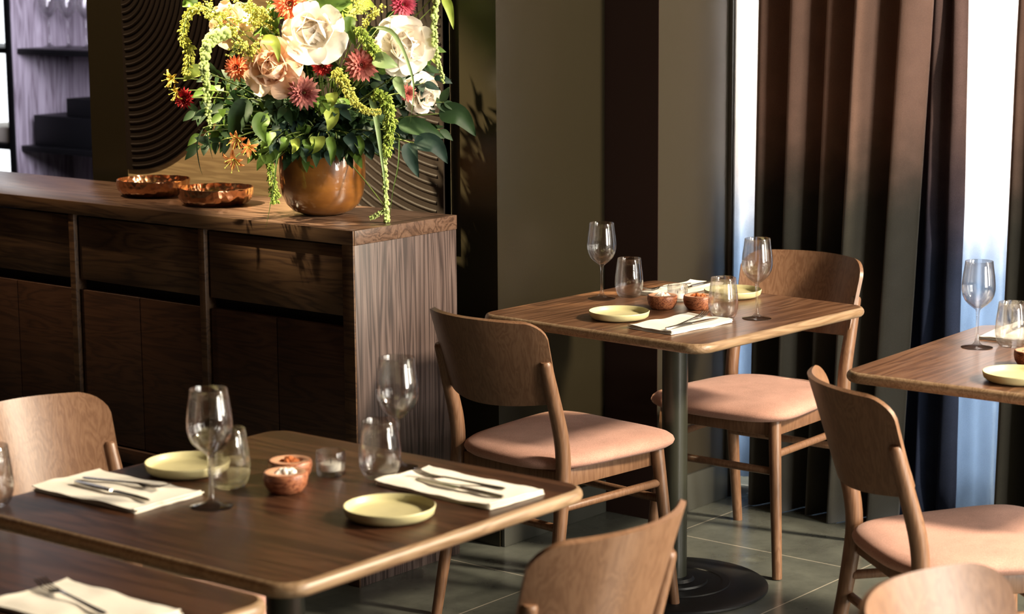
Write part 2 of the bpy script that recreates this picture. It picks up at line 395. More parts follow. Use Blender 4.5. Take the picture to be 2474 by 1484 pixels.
# ------------------------------------------------------------------ room shell
def sbox(name, *a, m='wall', b=0):
    q = MB(); q.box(*a, b=b); return struct(q.build(name, M[m], smooth=bool(b)))


def slab(name, z0, z1, m):
    q = MB(); q.box(-3, 5.9, -4, 4.2, z0, z1); q.box(-3, 7.7, 4.2, 12, z0, z1); return struct(q.build(name, M[m], smooth=False))
slab('floor', -.1, 0, 'floor'); slab('ceiling', 4.2, 4.3, 'ceil')
q = MB(); q.box(4.58, 5.08, 3.765, 4.2, 0, 4.2); q.box(4.58, 4.8, 4.2, 5.47, 0, 4.2); struct(q.build('wall_back', M['wall'], smooth=False))
sbox('wall_pier', 5.08, 5.47, 3.573, 4.2, 0, 4.2, m='wall2')
q = MB(); q.box(5.0785, 5.0805, 3.573, 3.7645, 0, 4.2); struct(q.build('pier_shade_sheet', M['walldark'], smooth=False))  # dark sheet over the pier's unlit side, its shade put in as colour
q = MB(); q.box(5.083, 5.44, 3.559, 3.573, 0, .113, b=.003); struct(q.build('baseboard_back', M['base']))
q = MB(); q.box(4.585, 5.07, 3.751, 3.765, 0, .10, b=.003); struct(q.build('baseboard_pier', M['base']))
q = MB(); q.tube([(5.455, 3.571, 0), (5.455, 3.571, 4.2)], .014, 12); struct(q.build('trim_2', M['wall2']))
# window wall with two openings
q = MB(); X0, X1 = 5.74, 5.9
q.box(X0, X1, 3.75, 4.2, 0, 4.2); q.box(X0, X1, 2.35, 3.75, 2.95, 4.2); q.box(X0, X1, 2.35, 3.75, 0, .06); q.box(X0, X1, 1.75, 2.35, 0, 4.2)
q.box(X0, X1, -.95, 1.75, 0, 4.2); q.box(X0, X1, -1.95, -.95, 4.0, 4.2); q.box(X0, X1, -1.95, -.95, 0, .5); q.box(X0, X1, -4, -1.95, 0, 4.2); struct(q.build('wall_right', M['wall2'], smooth=False))
q = MB(); q.box(-3, 3.0, -2.4, -2.3, 0, 4.2); q.box(4.4, 5.74, -2.4, -2.3, 0, 4.2); q.box(3.0, 4.4, -2.4, -2.3, 2.5, 4.2); q.box(3.0, 4.4, -2.4, -2.3, 0, .45); struct(q.build('wall_front', M['walldark'], smooth=False))
sbox('wall_left', -3.1, -3, -4, 12, 0, 4.2, m='walldark')


def window(n, y0, y1, z0, z1, x, bars, rows=()):
    f = MB(); t = .035
    f.box(x-.03, x+.03, y0, y0+t, z0, z1); f.box(x-.03, x+.03, y1-t, y1, z0, z1); f.box(x-.03, x+.03, y0+t, y1-t, z0, z0+t); f.box(x-.03, x+.03, y0+t, y1-t, z1-t, z1)
    for b in bars: f.box(x-.02, x+.02, b-.015, b+.015, z0+t, z1-t)
    o = struct(f.build('window_%d' % n, M['window_frame'], smooth=False))
    g = MB(); g.box(x-.003, x+.003, y0+t, y1-t, z0+t, z1-t); p = g.build('window_pane', M['glasspane'], o, smooth=False); return o


def pane():
    m, nt, b = mat('window_glass'); N = nt.nodes; L = nt.links
    tp = N.new('ShaderNodeBsdfTransparent'); gl = N.new('ShaderNodeBsdfGlossy'); gl.inputs['Roughness'].default_value = .02
    ms = N.new('ShaderNodeMixShader'); ms.inputs[0].default_value = .05
    L.new(tp.outputs[0], ms.inputs[1]); L.new(gl.outputs[0], ms.inputs[2]); L.new(ms.outputs[0], N['Material Output'].inputs['Surface']); return m


M['glasspane'] = pane()
window(1, 2.35, 3.75, .06, 2.95, 5.83, [3.05]); window(2, -1.95, -.95, .5, 4.0, 5.83, [])
# bar room beyond the opening at the left
q = MB(); q.box(7.6, 7.7, 4.2, 8.3, 0, 4.2); q.box(7.6, 7.7, 8.3, 12, 3.0, 4.2); q.box(7.6, 7.7, 11, 12, 0, 3.0); q.box(7.6, 7.7, 8.3, 11, 0, .25); q.box(4.8, 7.6, 5.37, 5.47, 0, 4.2); struct(q.build('wall_bar', M['walldark'], smooth=False))
sbox('wall_far', -3, 7.7, 12, 12.1, 0, 4.2, m='walldark')
window(3, 8.3, 11, .25, 3.0, 7.65, [])
# open bar shelf unit with bottles' place taken by glasses and boxes
BS = thing('bar_shelf', 'dark framed bar shelf unit with pale wooden back, at the upper left edge', 'shelf', (6.8, 8.65, 0))
def bsp(name, m, x0, x1, y0, y1, z0, z1, b=.002):
    q = MB(); q.box(x0-6.8, x1-6.8, y0-8.65, y1-8.65, z0, z1, b=b); return q.build(name, M[m], BS, sharp=30)
bsp('upright', 'barwood', 6.75, 7.1, 8.635, 8.675, 0, 2.4); bsp('upright', 'blackbox', 6.75, 7.1, 7.40, 7.44, 0, 2.4); bsp('upright', 'blackbox', 6.75, 7.1, 9.70, 9.74, 0, 2.4)
bsp('front_edge', 'blackbox', 6.74, 6.75, 8.633, 8.677, 0, 2.4)
for z in (.33, .685, 1.165, 1.75): bsp('shelf_board', 'blackbox', 6.78, 7.1, 7.44, 8.635, z, z+.028); bsp('shelf_board', 'blackbox', 6.78, 7.1, 8.675, 9.70, z, z+.028)
bsp('back_panel', 'barwood', 7.10, 7.115, 7.40, 8.675, .35, 2.4, b=0)
def bbox(name, label, cat, x0, x1, y0, y1, z0, z1, m='blackbox'):
    q = MB(); q.box(x0, x1, y0, y1, z0, z1, b=.004); return tag(q.build(name, M[m]), label, cat)
bbox('storage_box', 'long low black box on the middle bar shelf at upper left', 'box', 6.82, 7.05, 7.9, 8.58, .714, .865)
bbox('storage_box', 'small black box stacked on the long black box, bar shelf', 'box', 6.84, 7.02, 7.9, 8.35, .866, .955)
bbox('folded_cloth', 'white folded cloth on the left compartment of the bar shelf', 'cloth', 6.83, 7.05, 8.70, 9.1, .714, .79, m='napkin')
q = MB(); q.lathe([(0, 0), (.10, 0), (.115, .02), (.12, .11), (.112, .112), (.105, .02), (0, .012)], 40); o = tag(q.build('basket', M['basket']), 'small golden woven basket on the lowest bar shelf in view', 'basket'); o.location = (6.93, 8.27, .358)


# ------------------------------------------------------------------ curtains
def curtain(name, label, m, xs, pts, zt, zb, group=None, amp=.03, th=.0015, seedv=0, nz=26, wr=.004):
    """pts: list of (y_top, y_bottom, depth offset) along the heading; smooth folds through them"""
    n = len(pts); NU = n*9
    def cr(a, b, c, d, t): return .5*((2*b)+(-a+c)*t+(2*a-5*b+4*c-d)*t*t+(-a+3*b-3*c+d)*t**3)
    def fn(u, v):
        s = u*(n-1); i = min(int(s), n-2); t = s-i
        g = [pts[max(0, min(n-1, i+k))] for k in (-1, 0, 1, 2)]
        yt = cr(g[0][0], g[1][0], g[2][0], g[3][0], t); yb = cr(g[0][1], g[1][1], g[2][1], g[3][1], t); d = cr(g[0][2], g[1][2], g[2][2], g[3][2], t)
        z = zt+(zb-zt)*v; y = yt+(yb-yt)*v
        nn = noise.noise(Vector((y*6+seedv, z*1.6, seedv)))*wr+noise.noise(Vector((y*22+seedv, z*4, seedv+3)))*wr*.6*(.3+v)
        return Vector((xs-d*(.8+.35*v)+nn*2, y+nn*1.5, z))
    q = MB(); q.sheet(fn, NU, nz, th); o = q.build(name, M[m], sharp=180)
    return tag(o, label, 'curtain', group)


def pleats(y0t, y1t, y0b, y1b, n, amp, r, skew=.3):
    out = []
    for i in range(2*n+1):
        t = i/(2*n); jt = (r.random()-.5)*skew/(2*n); a = amp*(.75+.5*r.random()) if i % 2 else -amp*.3*r.random()
        out.append((y0t+(y1t-y0t)*(t+jt), y0b+(y1b-y0b)*(t+jt), a))
    return out


r_ = random.Random(4)
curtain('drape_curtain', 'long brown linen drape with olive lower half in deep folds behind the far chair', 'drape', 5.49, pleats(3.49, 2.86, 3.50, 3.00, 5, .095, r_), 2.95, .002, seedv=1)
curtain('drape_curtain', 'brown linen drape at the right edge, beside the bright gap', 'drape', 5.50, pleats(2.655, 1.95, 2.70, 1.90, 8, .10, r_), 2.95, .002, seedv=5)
curtain('sheer_curtain', 'white sheer linen curtain with blue lower part, glowing between two brown drapes', 'sheer', 5.63, pleats(3.74, 2.3, 3.74, 2.35, 15, .035, r_, .6), 2.93, .03, seedv=9, wr=.006)
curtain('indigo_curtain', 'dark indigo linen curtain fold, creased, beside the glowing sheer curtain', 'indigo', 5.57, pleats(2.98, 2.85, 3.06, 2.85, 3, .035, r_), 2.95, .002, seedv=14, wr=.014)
q = MB(); q.tube([(5.49, 1.85, 2.96), (5.49, 3.56, 2.96)], .012); tag(q.build('curtain_rail', M['iron']), 'thin black rail at ceiling carrying the brown drapes', 'rail')


# ------------------------------------------------------------------ tables
def table(x, y, rz, hx, hy, m, label, base_r=.25, pole_off=(0, 0)):
    t = thing('dining_table', label, 'table', (x, y, 0), math.radians(rz))
    q = MB(); L = []; th = .026
    for a, z in ((.014, 0), (.006, .002), (.0015, .007), (0, .013), (.0015, .019), (.005, .0235), (.011, .0257), (.018, .026)):
        L.append(rrect(hx-a, hy-a, .052-a, 8, z=.724+z))
    q.loops(L[6:]); q.build('tabletop', M[m], t, sharp=50)
    q = MB(); q.loops(L[:7]); q.build('tabletop_edge', M['edge'], t, sharp=50)
    q = MB(); q.tube([(0, 0, .018), (0, 0, .71)], .034, 28); q.build('pole', M['pole'], t)
    q = MB(); q.box(-.14, .14, -.03, .03, .708, .724, b=.003); q.box(-.03, .03, -.14, .14, .706, .7235, b=.003); q.build('support_bracket', M['pole'], t)
    q = MB(); q.lathe([(.0, 0), (base_r-.004, 0), (base_r, .003), (base_r, .009), (base_r-.006, .013), (.15, .016), (.148, .019), (.13, .019), (.128, .017), (.09, .018), (.088, .023), (.055, .024), (.05, .032), (.03, .034), (0, .034)], 64)
    q.build('base_plate', M['iron'], t, sharp=35)
    return t


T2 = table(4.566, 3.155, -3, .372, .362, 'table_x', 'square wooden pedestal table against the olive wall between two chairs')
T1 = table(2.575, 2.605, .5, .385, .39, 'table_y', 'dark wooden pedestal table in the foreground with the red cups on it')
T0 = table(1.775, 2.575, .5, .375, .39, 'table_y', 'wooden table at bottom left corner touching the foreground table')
T3 = table(4.50, 2.04, 2, .375, .375, 'table_x', 'sunlit light wooden table cut off by the right edge')


# ------------------------------------------------------------------ chairs
def make_chair(label, loc, rz):
    t = thing('dining_chair', label, 'chair', loc, rz, None)
    wm = M['chair']
    # seat cushion: rounded trapezoid, domed
    def outline(ins, z):
        pts = []; N = 72
        for k in range(N):
            a = 2*PI*k/N; c, s_ = math.cos(a), math.sin(a)
            e = 2/4.6
            px = math.copysign(abs(c)**e, c); py = math.copysign(abs(s_)**e, s_)
            hw = .212+.024*px
            bow = .018*(1-py*py)*(-1 if px < 0 else .6)*abs(px)
            pts.append(Vector(((.225-ins)*px+bow, (hw-ins)*py, z+.006*(py*py)*(px*.5+.5))))
        return pts
    q = MB(); L = []
    for ins, z in ((.03, .424), (.012, .427), (.003, .434), (0, .442), (.003, .450), (.012, .4575), (.028, .463), (.06, .467), (.11, .469), (.17, .4695)):
        L.append(outline(ins, z))
    q.loops(L); q.build('seat_cushion', M['seat'], t, sharp=60)
    # seat frame rails
    q = MB()
    q.box(-.185, .165, .145, .165, .378, .424, b=.004); q.box(-.185, .165, -.165, -.145, .378, .424, b=.004)
    q.box(.15, .17, -.165, .165, .385, .424, b=.004); q.box(-.20, -.18, -.165, .165, .385, .424, b=.004); q.build('seat_frame', wm, t)
    for s in (1, -1):
        q = MB(); q.rod((.158, s*.172, .432), (.193, s*.207, 0), .0175, .0135, 16); q.build('leg', wm, t)
    for s in (1, -1):
        pts = []; rad = []
        key = [(-.268, .200, 0, .0135), (-.222, .190, .25, .0165), (-.203, .186, .38, .0185), (-.197, .184, .45, .019), (-.205, .184, .52, .019), (-.232, .184, .61, .0175), (-.255, .184, .69, .0155), (-.259, .184, .704, .0145), (-.260, .184, .709, .011)]
        for i in range(len(key)-1):
            for k in range(3):
                f = k/3; pts.append(Vector((key[i][0]*(1-f)+key[i+1][0]*f, s*(key[i][1]*(1-f)+key[i+1][1]*f), key[i][2]*(1-f)+key[i+1][2]*f))); rad.append(key[i][3]*(1-f)+key[i+1][3]*f)
        pts.append(Vector((key[-1][0], s*key[-1][1], key[-1][2]))); rad.append(key[-1][3])
        # soften the knee
        for _ in range(2): pts = [pts[0]]+[(pts[i-1]+pts[i]*2+pts[i+1])/4 for i in range(1, len(pts)-1)]+[pts[-1]]
        q = MB(); q.tube(pts, rad, 18); q.build('leg', wm, t)
    for s in (1, -1):
        q = MB(); q.rod((-.205, s*.178, .335), (.165, s*.178, .335), .0105, .0105, 12); q.build('stretcher', wm, t)
    q = MB(); q.rod((-.205, .187, .285), (-.205, -.187, .285), .0105, .0105, 12); q.build('stretcher', wm, t)
    q = MB(); q.rod((.170, .183, .290), (.170, -.183, .290), .0105, .0105, 12); q.build('stretcher', wm, t)
    # moulded backrest
    Wt, rc, z0, z1 = .198, .046, .600, .807
    def fn(u, v):
        h = z0+(z1-z0)*v
        W = .192+(Wt-.192)*min(1, max(0, (h-.675)/.10))
        d = h-(z1-rc)
        if d > 0: W = W-rc+math.sqrt(max(0, rc*rc-min(d, rc*.9999)**2))
        d2 = (z0+.03)-h
        if d2 > 0: W = W-.03+math.sqrt(max(0, .03**2-min(d2, .02999)**2))
        uu = (u*2-1); y = uu*W
        x = -.222-(h-.61)*.34+.082*(y/.2)**2
        return Vector((x-.069, y, h-.012*(1-uu*uu)*(1-v)+.003*(1-uu*uu)*v))
    vs_sorted = []
    q = MB()
    vv = [0, .02, .06, .12, .2, .3, .4, .5, .6, .68, .74, .8, .86, .91, .95, .98, .995, 1]
    nu = 30; pts = [[fn(.5-.5*math.cos(PI*i/(nu-1)), v) for i in range(nu)] for v in vv]
    flat = lambda u, v: pts[round(v*(len(vv)-1))][round(u*(nu-1))]
    q.sheet(flat, nu, len(vv), .0105)
    bk = q.build('backrest', wm, t, sharp=50)
    return t


CH = make_chair('wooden chair with lit salmon seat, pushed under table beside the sideboard', (4.244, 3.272, 0), math.radians(-6))
copy_tree(CH, 'wooden chair with pink seat facing us in front of the brown drape', (4.977, 3.185, 0), math.radians(181.5))
copy_tree(CH, 'turned wooden chair with pale pink seat at the sunlit right table', (4.024, 2.012, 0), math.radians(-39))
copy_tree(CH, 'blurred chair at bottom centre, pale back of its rest towards the window', (2.64, 2.222, 0), math.radians(90))
copy_tree(CH, 'blurred chair at the left edge, front of its curved backrest showing', (2.60, 3.05, 0), math.radians(-90))
copy_tree(CH, 'blurred chair at bottom right corner, only the rounded top of backrest in view', (2.60, 1.075, 0), math.radians(-90))


# ------------------------------------------------------------------ tableware
def make_wine(label, loc):
    t = thing('wine_glass', label, 'glass', loc)
    bowl_o = [(.0055, .090), (.010, .0935), (.021, .102), (.0305, .112), (.0365, .124), (.0392, .138), (.0392, .150), (.0375, .168), (.0345, .188), (.0325, .205)]
    q = MB(); t_ = .0010
    inner = [(max(0.0, r-t_), z+(.0025 if i < 3 else 0)) for i, (r, z) in enumerate(bowl_o)]
    prof = [(0, .0)]+[(.0365, 0), (.0372, .0008), (.0365, .0016), (.026, .0028), (.012, .0065), (.0062, .013), (.0042, .024), (.0036, .045), (.0036, .07), (.0042, .083)]+bowl_o+[(.0320, .2056)]+inner[::-1][:-1]+[(.004, .0945), (0, .0938)]
    q.lathe(prof, 48); q.build('glass_body', M['glass'], t, sharp=80)
    return t


def make_tumbler(label, loc):
    t = thing('tumbler', label, 'glass', loc)
    out = [(.0245, 0), (.029, .003), (.0345, .012), (.0378, .026), (.0385, .040), (.0372, .060), (.034, .085), (.0315, .105)]
    inn = [(r-.0012, z) for r, z in out[3:]][::-1]+[(.033, .016), (.026, .0085), (0, .007)]
    q = MB(); q.lathe([(0, .001)]+[(.018, .001)]+out+[(.0309, .1056)]+inn, 48); q.build('glass_body', M['glass'], t, sharp=80)
    return t


def make_plate(label, loc, group=None):
    q = MB(); q.lathe([(0, 0), (.052, 0), (.056, .001), (.068, .003), (.0745, .008), (.0772, .018), (.0774, .0205), (.0763, .0215), (.0748, .0205), (.0735, .0125), (.070, .0085), (.062, .0075), (0, .0072)], 72)
    o = q.build('side_plate', M['plate'], sharp=70); o.location = loc
    return tag(o, label, 'plate', group)


W = make_wine('wine glass at the back left of the wall table, against olive wall', (4.590, 3.412, .75))
copy_tree(W, 'wine glass on the wall table in front of the far chair back', (4.576, 2.912, .75))
copy_tree(W, 'blurred wine glass standing in front of the left green plate', (2.452, 2.652, .75))
copy_tree(W, 'blurred wine glass before the striped cabinet side, behind a tumbler', (2.853, 2.585, .75))
copy_tree(W, 'wine glass on the right sunlit table before the bright curtain gap', (4.553, 2.287, .75))
S = make_tumbler('stemless glass beside the far left wine glass on the wall table', (4.660, 3.372, .75))
copy_tree(S, 'stemless glass beside the red spice bowl and fork on wall table', (4.528, 2.982, .75))
copy_tree(S, 'blurred stemless glass right of the tealight, before a wine glass', (2.777, 2.560, .75))
copy_tree(S, 'blurred stemless glass on the left green plate side, behind the wine glass', (2.565, 2.728, .75))
copy_tree(S, 'stemless glass at the right edge on the sunlit table', (4.615, 2.230, .75))
copy_tree(S, 'blurred stemless glass cut off by the left edge of the picture', (2.226, 2.958, .75))
P1 = make_plate('olive green plate at the front of the wall table beside napkin', (4.367, 3.191, .75))
for lab, loc in (('olive green plate at the far side of the wall table behind glass', (4.826, 3.148, .75)), ('green plate near the front edge of the foreground table', (2.586, 2.364, .75)),
                 ('green plate at the left of the foreground table behind the wine glass', (2.592, 2.865, .75)), ('green plate cut by the right edge on the sunlit table', (4.253, 2.035, .75))):
    c = P1.copy(); COL.objects.link(c); c.location = loc; c['label'] = lab


def ribbon(q, path, widths, th):
    """flat bar following path (list of (x, z)), half widths, thickness"""
    n = len(path)
    for i in range(n-1): pass
    L = []
    for (x, z), w_ in zip(path, widths): L.append([Vector((x, -w_, z)), Vector((x, w_, z)), Vector((x, w_*.8, z+th)), Vector((x, -w_*.8, z+th))])
    q.loops(L)


def make_fork(label, loc, rz, z=0):
    t = MB()
    path = [(-.095, .002), (-.085, .002), (-.05, .003), (0, .005), (.03, .006), (.045, .004), (.055, .0035)]
    ribbon(t, path, [.003, .0055, .0045, .0028, .0035, .009, .0105], .0018)
    for k in range(4):
        y = -.0085+k*.00567
        t.loops([[Vector((x, y-.0013, z_)), Vector((x, y+.0013, z_)), Vector((x, y+.0011, z_+.0016)), Vector((x, y-.0011, z_+.0016))] for x, z_ in ((.053, .0035), (.068, .004), (.083, .007), (.095, .0115))])
    o = t.build('fork', M['metal'], sharp=50); o.location = loc; o.rotation_euler = (0, 0, rz); return tag(o, label, 'fork')


def make_knife(label, loc, rz):
    t = MB()
    ribbon(t, [(-.10, .001), (-.095, .001), (-.05, .002), (0, .002)], [.003, .006, .0055, .004], .004)
    t.loops([[Vector((x, -a, .002)), Vector((x, b, .002)), Vector((x, b, .0033)), Vector((x, -a, .0036))] for x, a, b in ((0, .004, .004), (.006, .006, .009), (.06, .006, .010), (.09, .006, .008), (.105, .005, .001))])
    o = t.build('table_knife', M['metal'], sharp=50); o.location = loc; o.rotation_euler = (0, 0, rz); return tag(o, label, 'knife')


def make_napkin(label, loc, rz, hx, hy, layers=3, seedv=0, skew=0):
    t = MB()
    for k in range(layers):
        dx = random.uniform(-.004, .004); dy = random.uniform(-.003, .003); base = .0012+k*.0021
        def fn(u, v, dx=dx, dy=dy, k=k):
            a = (u*2-1)*hx+dx; b = (v*2-1)*hy+dy
            nn = noise.noise(Vector((a*14+seedv, b*14, k*.12)))*.0050*(k+1)/layers+noise.noise(Vector((a*40+seedv, b*40, k*.2)))*.0007
            e = max(0, abs(u*2-1)-.86)/.14; lift = .0035*e*e*(k/layers)*(1+noise.noise(Vector((b*30, seedv, k))))
            return Vector((a+skew*b+noise.noise(Vector((b*20, k, seedv)))*.003, b+noise.noise(Vector((a*16, k+9, seedv)))*.0035, base+max(-.0008, nn)+lift+.0006))
        t.sheet(fn, 30, 20, .0018)
    # rolled fold at one long side
    o = t.build('napkin', M['napkin'], sharp=70); o.location = loc; o.rotation_euler = (0, 0, rz); return tag(o, label, 'napkin')


ZN = .7580
make_napkin('folded cream napkin with a fork at the near corner of wall table', (4.377, 3.012, .75), math.radians(-6), .117, .072, seedv=1)
make_fork('fork with raised tines on the near napkin of the wall table', (4.40, 2.995, ZN), math.radians(10))
make_knife('knife lying by the fork on the near napkin, wall table', (4.37, 2.972, ZN), math.radians(-4))
make_napkin('folded cream napkin at the far back of wall table behind the bowls', (4.835, 3.323, .75), math.radians(1), .130, .055, seedv=2)
make_fork('fork on the far napkin behind the salt bowls', (4.80, 3.345, ZN), math.radians(172))
make_knife('knife on the far napkin behind the salt bowls', (4.85, 3.30, ZN), math.radians(181))
make_napkin('folded napkin at the left on the foreground table under dark cutlery', (2.416, 2.853, .75), math.radians(91), .132, .078, seedv=3)
make_fork('blurred fork on the left napkin of foreground table', (2.44, 2.86, ZN), math.radians(-80))
make_knife('blurred knife on the left napkin of foreground table', (2.39, 2.84, ZN), math.radians(-92))
make_napkin('folded napkin at the right of foreground table beside the green plate', (2.795, 2.389, .75), math.radians(88), .136, .070, seedv=4)
make_fork('blurred fork on the right napkin of foreground table', (2.81, 2.40, ZN), math.radians(96))
make_knife('blurred knife on the right napkin of foreground table', (2.775, 2.37, ZN), math.radians(88))
make_napkin('folded napkin at the bottom left corner table', (1.935, 2.37, .75), math.radians(90), .125, .072, seedv=5)
make_fork('blurred fork on the napkin in the bottom left corner', (1.94, 2.40, ZN), math.radians(80))
make_napkin('folded napkin at right edge of the sunlit table behind the tumbler', (4.79, 2.285, .75), math.radians(4), .13, .06, seedv=6)
make_knife('knife on the napkin at right edge of the sunlit table', (4.80, 2.30, ZN), math.radians(4))


def salt_bowl(label, loc, fill, rz):
    t = thing('pinch_bowl', label, 'bowl', loc, rz)
    q = MB(); q.lathe([(0, 0), (.024, 0), (.030, .003), (.037, .014), (.0395, .026), (.0390, .034), (.0378, .0365), (.036, .0368)], 40, cap=False)
    q2 = MB(); q2.lathe([(0, .0280), (.012, .0285), (.021, .0345), (.0235, .0367), (.036, .0368)], 40, cap=False)
    q.build('bowl_body', M['saltwood'], t, sharp=60); q2.build('bowl_rim', M['saltwood_top'], t, sharp=60)
    f = MB(); rr = random.Random(int(loc[0]*1000))
    for k in range(46):
        a = rr.random()*2*PI; r = .020*math.sqrt(rr.random()); z = .0315+.010*(1-(r/.02)**2)*rr.random(); s_ = .0028+.003*rr.random()
        bm = bmesh.new(); bmesh.ops.create_icosphere(bm, subdivisions=1, radius=s_)
        f.add([v.co*Vector((1, 1, .7)).x+Vector((r*math.cos(a), r*math.sin(a), z)) for v in bm.verts], [[v.index for v in g.verts] for g in bm.faces]); bm.free()
    fo = f.build('bowl_filling', M[fill], t, smooth=False); fo['kind'] = 'stuff'
    return t


salt_bowl('small red wooden bowl of white salt on the wall table', (4.556, 3.190, .75), 'salt', .4)
salt_bowl('small red wooden bowl of orange spice on the wall table', (4.605, 3.110, .75), 'spice', 1.4)
salt_bowl('blurred red bowl of white salt in the middle of foreground table', (2.600, 2.622, .75), 'salt', 2)
salt_bowl('blurred red bowl of orange spice behind the salt bowl, foreground table', (2.668, 2.678, .75), 'spice', 3)
salt_bowl('dark wooden pinch bowl cut by the right edge, sunlit table', (4.42, 2.085, .75), 'salt', 3)


def tealight(label, loc):
    t = thing('tealight_holder', label, 'candle holder', loc)
    out = []; n = 64
    def ring(r, z, rib=.0006): return [Vector(((r+rib*math.cos(k*PI))*math.cos(2*PI*k/n), (r+rib*math.cos(k*PI))*math.sin(2*PI*k/n), z)) for k in range(n)]
    q = MB(); q.loops([ring(.018, 0, 0), ring(.023, .001), ring(.0255, .005), ring(.0262, .030), ring(.0262, .044), ring(.0255, .0455, 0), ring(.0235, .045, 0), ring(.0228, .03, 0), ring(.0225, .012, 0), ring(.018, .009, 0)]); q.build('glass_body', M['glass'], t, sharp=60)
    q = MB(); q.lathe([(0, .0098), (.0185, .0098), (.0188, .022), (.0175, .0225), (0, .0222)], 28); c = q.build('candle', M['wax'], t)
    q = MB(); q.tube([(0, 0, .022), (.001, 0, .029)], .0008, 6); q.build('wick', M['blackbox'], c)
    return t


TL = tealight('ribbed glass tealight holder behind the salt bowl on wall table', (4.672, 3.222, .75))
copy_tree(TL, 'blurred clear tealight holder beside red bowls, foreground table', (2.736, 2.643, .75))


# ------------------------------------------------------------------ sideboard
SB = thing('sideboard', 'long dark wooden sideboard with flush drawers and doors under the flowers', 'sideboard', (4.25, 4.95, 0))
def sbp(name, m, *boxes, b=.0015):
    q = MB()
    for x in boxes: q.box(x[0]-4.25, x[1]-4.25, x[2]-4.95, x[3]-4.95, x[4], x[5], b=b)
    return q.build(name, M[m], SB, sharp=30)
YE = 6.35
sbp('top_panel', 'sideboard_top', (4.052, 4.46, 3.852, YE, .922, .96))
sbp('top_edge_band', 'panel_front', (4.046, 4.052, 3.812, YE, .922, .96), b=.0006)
sbp('end_panel', 'panel_side', (4.052, 4.46, 3.812, 3.852, 0, .921)); sbp('end_panel', 'panel_side', (4.05, 4.46, YE, YE+.04, 0, .96))
sbp('top_end_band', 'sideboard_top', (4.052, 4.46, 3.810, 3.852, .9215, .96), b=.0006)
sbp('end_panel_edge', 'panel_front', (4.046, 4.052, 3.812, 3.852, 0, .9215), b=.0006)
sbp('carcass', 'black', (4.09, 4.45, 3.855, YE-.002, .20, .915), b=0)
sbp('plinth', 'black', (4.13, 4.44, 3.855, YE-.002, .0, .2), b=0)
sbp('bottom_rail', 'panel_door', (4.05, 4.09, 3.853, YE-.001, .205, .245))
ys = [3.853]; mods = []; y = 3.853
while y < YE-.1:
    y1 = min(y+.525, YE-.03); mods.append((y, y1)); y = y1+.028
    if y < YE-.1: sbp('divider', 'panel_front', (4.05, 4.092, y1+.002, y-.002, .245, .921))
for a, b_ in mods:
    sbp('drawer', 'panel_front', (4.062, 4.085, a+.006, b_-.006, .729, .915))
    sbp('door', 'panel_door', (4.062, 4.085, a+.006, (a+b_)/2-.0015, .25, .698)); sbp('door', 'panel_door', (4.062, 4.085, (a+b_)/2+.0015, b_-.006, .25, .698))


# ------------------------------------------------------------------ carved wall relief behind the sideboard
def relief():
    t = thing('carved_wall_art', 'gilded wood wall panel carved with dark concentric ridges behind the flowers', 'wall art', (4.55, 4.60, .9))
    y0, y1, z0, z1 = 3.93-4.60, 5.262-4.60, -.02, 1.75
    q = MB(); q.box(.0, .028, y0, y1, z0, z1); q.build('backing_panel', M['gold'], t, smooth=False)
    # half discs of ridges: left one centred on left edge, right one on the right edge
    for (cy, cz, R0, side, nr) in ((y1, .70, .60, -1, 26), (y0, .62, .70, 1, 28)):
        q = MB(); n = 60
        def ok(p): return y0 <= p.y <= y1 and z0 <= p.z <= z1
        for i in range(nr):
            r = R0*(i+1)/nr; rad = .0046
            runs = []; run = []
            for k in range(n+1):
                a = -PI/2+PI*k/n
                wob = 1+.035*noise.noise(Vector((math.cos(a)*1.5+side*5, math.sin(a)*1.5, r*2)))
                p = Vector((-.004, cy+side*r*wob*math.cos(a)*.93, cz+r*wob*math.sin(a)))
                if z0+.006 <= p.z <= z1-.006 and y0+.004 <= p.y <= y1-.004: run.append(p)
                else:
                    if len(run) > 2: runs.append(run)
                    run = []
            if len(run) > 2: runs.append(run)
            for g in runs: q.tube(g, rad, 6)
        # dark disc behind the ridges
        vs_ = [Vector((-.005, cy, cz))]; fs = []
        L1 = []
        for k in range(n+1):
            a = -PI/2+PI*k/n; wob = 1+.035*noise.noise(Vector((math.cos(a)*1.5+side*5, math.sin(a)*1.5, R0*2)))
            L1.append(Vector((0, min(max(cy+side*(R0+.012)*wob*math.cos(a)*.93, y0-.004), y1), min(max(cz+(R0+.012)*wob*math.sin(a), z0), z1))))
        m_ = len(L1); vs_ = [p+Vector((-.005, 0, 0)) for p in L1]+[p+Vector((.027 if side > 0 else .002, 0, 0)) for p in L1]
        fs = [list(range(m_)), [m_+k for k in range(m_)][::-1]]+[[k, (k+1) % m_, m_+(k+1) % m_, m_+k] for k in range(m_)]
        q.add(vs_, fs); q.build('carved_disc', M['black'], t, sharp=50)


relief()


